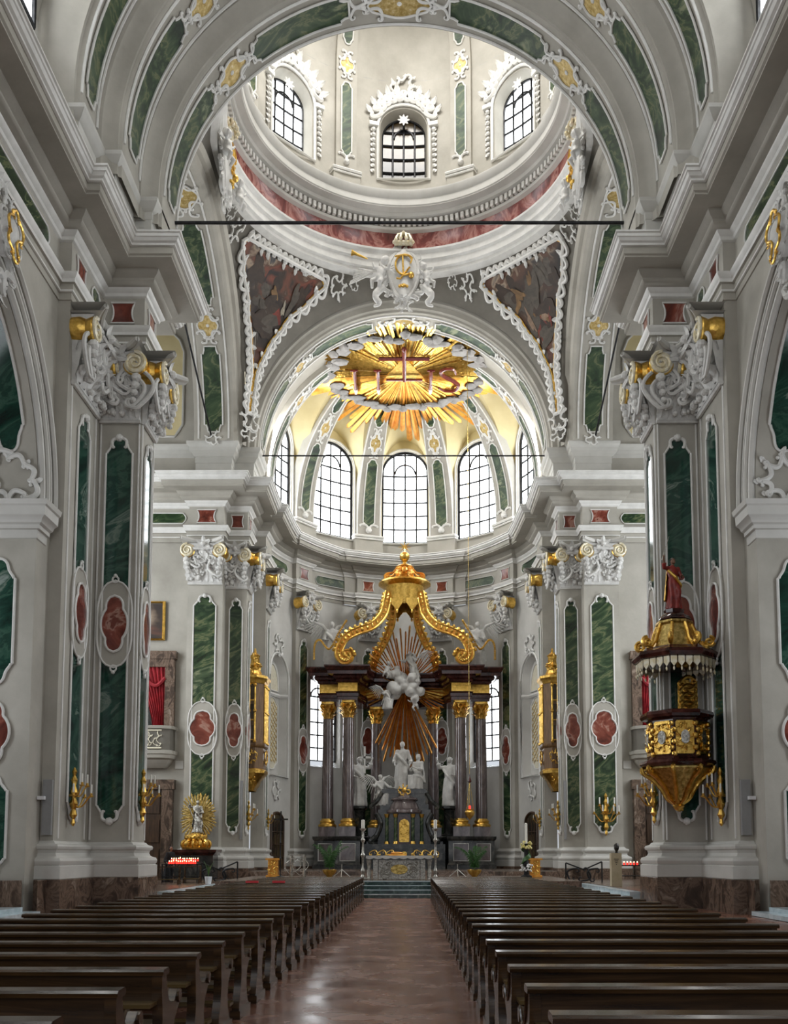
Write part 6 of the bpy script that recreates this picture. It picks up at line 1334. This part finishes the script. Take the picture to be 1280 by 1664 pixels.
for s in (-1, 1):
    x = -3.25 if s < 0 else 3.4
    t = thing('potted_palm', 'green palm in a golden bowl %s of the front altar' % SIDE[s], 'plant', (x, 44, FL), 'sanctuary palms')
    MB().lathe([(.12, 0), (.14, .05), (.28, .18), (.34, .32), (.3, .34), (.26, .25)], (x, 44, FL), 20).build('gold_bowl', 'gold', t); leafplant(t, x, 44, FL + .3, 12, 1.55, 3 + s, True)
    x = -2.65 if s < 0 else 2.6; t = thing('microphone_stand', 'low tripod stand on the sanctuary floor %s of the front altar' % SIDE[s], 'stand', (x, 43.5, FL), 'tripod stands'); mb = MB(); [mb.tube([(x, 43.5, FL + .35), (x + .38 * cos(a), 43.5 + .38 * sin(a), FL + .02)], .022, 5) for a in (pi, 0, 1.57 * 3)]; mb.tube([(x, 43.5, FL + .3), (x, 43.5, FL + .6)], .022, 5); mb.build('tripod', 'silver', t)
t = thing('flower_table', 'small filigree silver side table at the left of the sanctuary', 'table', (-4.7, 44, FL)); mb = MB(); mb.box(-5.05, -4.35, 43.7, 44.3, FL + .98, FL + 1.03); mb.build('table_top', 'silver', t)
for q in (-1, 1):
    for w_ in (-1, 1): MB().lathe([(.04, 0), (.06, .2), (.03, .5), (.06, .8), (.04, .98)], (-4.7 + q * .3, 44 + w_ * .25, FL), 8).build('leg', 'silver', t)
mb = MB(); Mq = facing_west(0, 43.72); [cscroll(mb, Mq, -5.0 + .2 * k, FL + .1 + .15 * (k % 2), -4.9 + .15 * k, FL + .85, .0, .013, .4 * (-1) ** k, curl=.4) for k in range(4)]; mb.build('filigree', 'silver', t)
t = thing('processional_cross', 'tall slender processional cross in a stand at the left of the sanctuary', 'cross', (-5.3, 42.5, FL)); MB().lathe([(.22, 0), (.2, .05), (.04, .1), (.025, .2), (.025, .8), (.05, .85), (.025, .9), (.025, 1.5), (.05, 1.55), (.025, 1.6), (.022, 2.2)], (-5.3, 42.5, FL), 10).build('pole', 'iron', t)
mb = MB(); mb.box(-5.33, -5.27, 42.48, 42.52, FL + 2.1, FL + 2.95); mb.box(-5.62, -4.98, 42.48, 42.52, FL + 2.55, FL + 2.62); mb.build('cross', 'dark_bronze', t)
for s, x in ((-1, -5.75), (1, 6.1)):
    t = thing('gilded_pedestal', 'small gilded carved pedestal at the %s of the sanctuary' % SIDE[s], 'pedestal', (x, 43.5, FL), 'gilded pedestals'); mb = MB(); mb.box(x - .3, x + .3, 43.2, 43.8, FL, FL + .1); mb.box(x - .32, x + .32, 43.18, 43.82, FL + .78, FL + .86); mb.box(x - .22, x + .22, 43.28, 43.72, FL + .1, FL + .78); mb.build('body', 'orange_gold', t)
    mb = MB(); rocaille(mb, facing_west(0, 43.27), x, FL + .45, .2, 5, .02, 7, 1.4); mb.build('relief', 'gold', t)
t = thing('paschal_candle', 'tall paschal candle wreathed with flowers at the right of the sanctuary', 'candle', (5.6, 42.5, FL)); MB().lathe([(.25, 0), (.25, .08), (.12, .15), (.09, .5), (.14, .6), (.09, .8), (.1, 1.4), (.16, 1.5), (.05, 1.52)], (5.6, 42.5, FL), 12).build('stand', 'iron', t)
MB().lathe([(.06, 0), (.06, .95), (.01, .98)], (5.6, 42.5, FL + 1.45), 12).build('wax', 'candle', t); rnd = random.Random(4)
for z0, r_, mt_, nm_, n_ in ((1.45, .24, 'flower', 'yellow_flowers', 60), (.45, .28, 'white_flower', 'white_flowers', 40)):
    mb = MB()
    for k in range(n_): a = rnd.uniform(0, 6.28); rr_ = r_ * sqrt(rnd.random()); mb.blob((5.6 + rr_ * cos(a), 42.5 + rr_ * sin(a), FL + z0 + rnd.uniform(-.15, .15)), .045, 6, 4)
    mb.build(nm_, mt_, t)['kind'] = 'stuff'
mb = MB(); [mb.tube([(5.6 + .12 * cos(a * 9), 42.5 + .12 * sin(a * 9), FL + .5 + a * .9), (5.6 + .2 * cos(a * 9 + .5), 42.5 + .2 * sin(a * 9 + .5), FL + .35 + a * .9)], .03, 5) for a in lin(0, 1, 40)]; mb.build('greenery', 'leaf', t)['kind'] = 'stuff'
CH[0] = True
t = thing('stone_stele', 'pale beige square pillar with small dark bust on top, right transept edge', 'pillar', (10.1, 45, .17)); mb = MB(); mb.box(9.86, 10.34, 44.8, 45.2, .17, 1.72); mb.build('pillar', 'beige_stone', t)
mb = MB(); [mb.box(9.98 + .03 * i, 10.2 - .03 * i, 44.785, 44.8, 1.42 - .08 * i, 1.45 - .08 * i) for i in range(4)]; mb.build('inscription', 'ink', t)
mb = MB(); mb.lathe([(.1, 0), (.06, .05), (.07, .12)], (10.15, 45, 1.72), 10); mb.blob((10.15, 45, 1.98), (.12, .14, .18), 12, 9); mb.blob((10.15, 44.86, 1.97), .03, 6, 5); mb.blob((10.15, 45.03, 2.03), (.13, .13, .15), 9, 7, rough=.3); mb.build('bust', 'dark_bronze', t)
t = thing('candle_rack', 'dark rack with red votive lights beside the beige pillar, right', 'candle rack', (11.2, 46.5, .17)); mb = MB(); mb.box(10.5, 12.0, 46.2, 46.9, 1.1, 1.15); mb.box(10.5, 12.0, 46.25, 46.9, .6, .64); [mb.tube([(x, y, .17), (x, y, 1.1)], .04, 6) for x in (10.55, 11.95) for y in (46.25, 46.85)]; mb.build('frame', 'iron', t)
for k in range(5):
    r_ = t0.copy(); COL.objects.link(r_); r_.location = W((10.8 + .16 * k, 46.4, 1.15)); r_['label'] = 'small red glass votive candle on the dark rack beside the beige pillar'; r_['group'] = 'votive candles on the right rack'
    for ch in t0.children: c2 = ch.copy(); COL.objects.link(c2); c2.parent = r_
CH[0] = False
for s, x in ((-1, -8.0), (1, 8.15)):
    t = thing('iron_barrier', 'low black scrolled iron barrier rail by the %s sanctuary edge' % SIDE[s], 'barrier', (x, 42.5, FS)); mb = MB(); Mq = facing_west(0, 42.5); mb.tube([(x - .8, 42.5, FS + .85), (x, 42.5, FS + .55), (x + .8, 42.5, FS + .9)], .035, 6)
    for k in range(3): cscroll(mb, Mq, x - .6 + .45 * k, FS + .05, x - .3 + .45 * k, FS + .6, 0, .035, .5 * (-1) ** k, curl=.4)
    mb.tube([(x - .8, 42.5, FS), (x - .8, 42.5, FS + .85)], .035, 6); mb.tube([(x + .8, 42.5, FS), (x + .8, 42.5, FS + .9)], .035, 6); mb.build('rail', 'iron', t)
# ============================================================ PEWS
XI, XO, PH = 1.24, 4.6, .84
EP = [(-.13, 0), (.44, 0), (.44, .09), (.38, .11), (.31, .22), (.29, .34), (.32, .44), (.40, .50), (.455, .545), (.47, .60), (.44, .645), (.39, .65), (.35, .62), (.30, .575), (.22, .57), (.15, .61), (.10, .68), (.075, .76), (.07, PH - .03), (-.045, PH - .03), (-.05, .7), (-.02, .55), (-.01, .42), (-.04, .3), (-.1, .18), (-.13, .09)]
def make_pew():
    t = thing('church_pew', 'pew', 'pew', (0, 0, 0), 'rows of dark pews'); t['_w'] = (0., 0., 0.)
    for x in (XI, XO):
        mb = MB(); mb.prism(EP, lambda a, b_: (x - .035, a, b_), lambda a, b_: (x + .035, a, b_)); mb.tube([(x, .44, .60)] * 0 or [(x - .05, .42, .6), (x + .05, .42, .6)], .05, 10); mb.tube([(x - .037, a, b_) for a, b_ in EP[9:19]], .012, 5); mb.box(x - .05, x + .05, -.15, .46, 0, .085); mb.build('end_panel', 'wood', t)
    mb = MB(); mb.grid([[(x, y, z) for y, z in ((-.05, PH - .045), (-.075, PH - .04), (-.08, PH - .015), (-.06, PH), (.06, PH + .005), (.085, PH - .01), (.085, PH - .035), (.06, PH - .045))] for x in (XI - .05, XO + .05)], True, True); mb.build('top_rail', 'wood', t)
    mb = MB(); mb.box(XI, XO, -.03, .0, .56, PH - .04); mb.box(XI, XO, -.015, .015, .50, .53); mb.build('backrest', 'wood', t)
    mb = MB(); mb.box(XI, XO, .02, .40, .42, .455); mb.box(XI, XO, .37, .40, .36, .42); mb.build('seat', 'seat_wood', t)
    mb = MB(); mb.box(XI, XO, -.42, -.24, .17, .20); mb.box(XI, XO, -.22, -.03, .60, .625) ; mb.build('kneeling_board', 'seat_wood', t)
    return t
pew = make_pew(); ORD = ['first', 'second', 'third', 'fourth', 'fifth', 'sixth', 'seventh', 'eighth', 'ninth', 'tenth', 'eleventh', 'twelfth', 'thirteenth', 'fourteenth', 'fifteenth', 'sixteenth', 'seventeenth', 'eighteenth', 'nineteenth', 'twentieth', 'twenty-first', 'twenty-second', 'twenty-third', 'twenty-fourth', 'twenty-fifth', 'twenty-sixth', 'twenty-seventh', 'twenty-eighth', 'twenty-ninth', 'thirtieth']
first = True
for s in (-1, 1):
    for i in range(30):
        if first: o = pew; first = False
        else:
            o = pew.copy(); COL.objects.link(o)
            for ch in pew.children: c2 = ch.copy(); COL.objects.link(c2); c2.parent = o
        o.location = (0 if s > 0 else -XI - XO, (4.64 if s < 0 else 4.82) + 1.02 * i, 0)
        o['label'] = 'dark polished wooden pew %s of the aisle, %s row %s' % (SIDE[s], ORD[i] if i < 15 else ORD[29 - i], 'from the camera' if i < 15 else 'back from the altar steps'); o['group'] = 'pews %s of the aisle' % SIDE[s]
for k in range(2):
    solo(MB().box(-4.15 + .75 * k, -3.8 + .75 * k, 26.95, 27.05, .845, .90), 'reserved_card', 'red_card', 'small red reserved card on a far left pew, %s of the two' % ('left' if k == 0 else 'right'), 'card')
for o in bpy.data.objects:
    if '_w' in o: del o['_w']
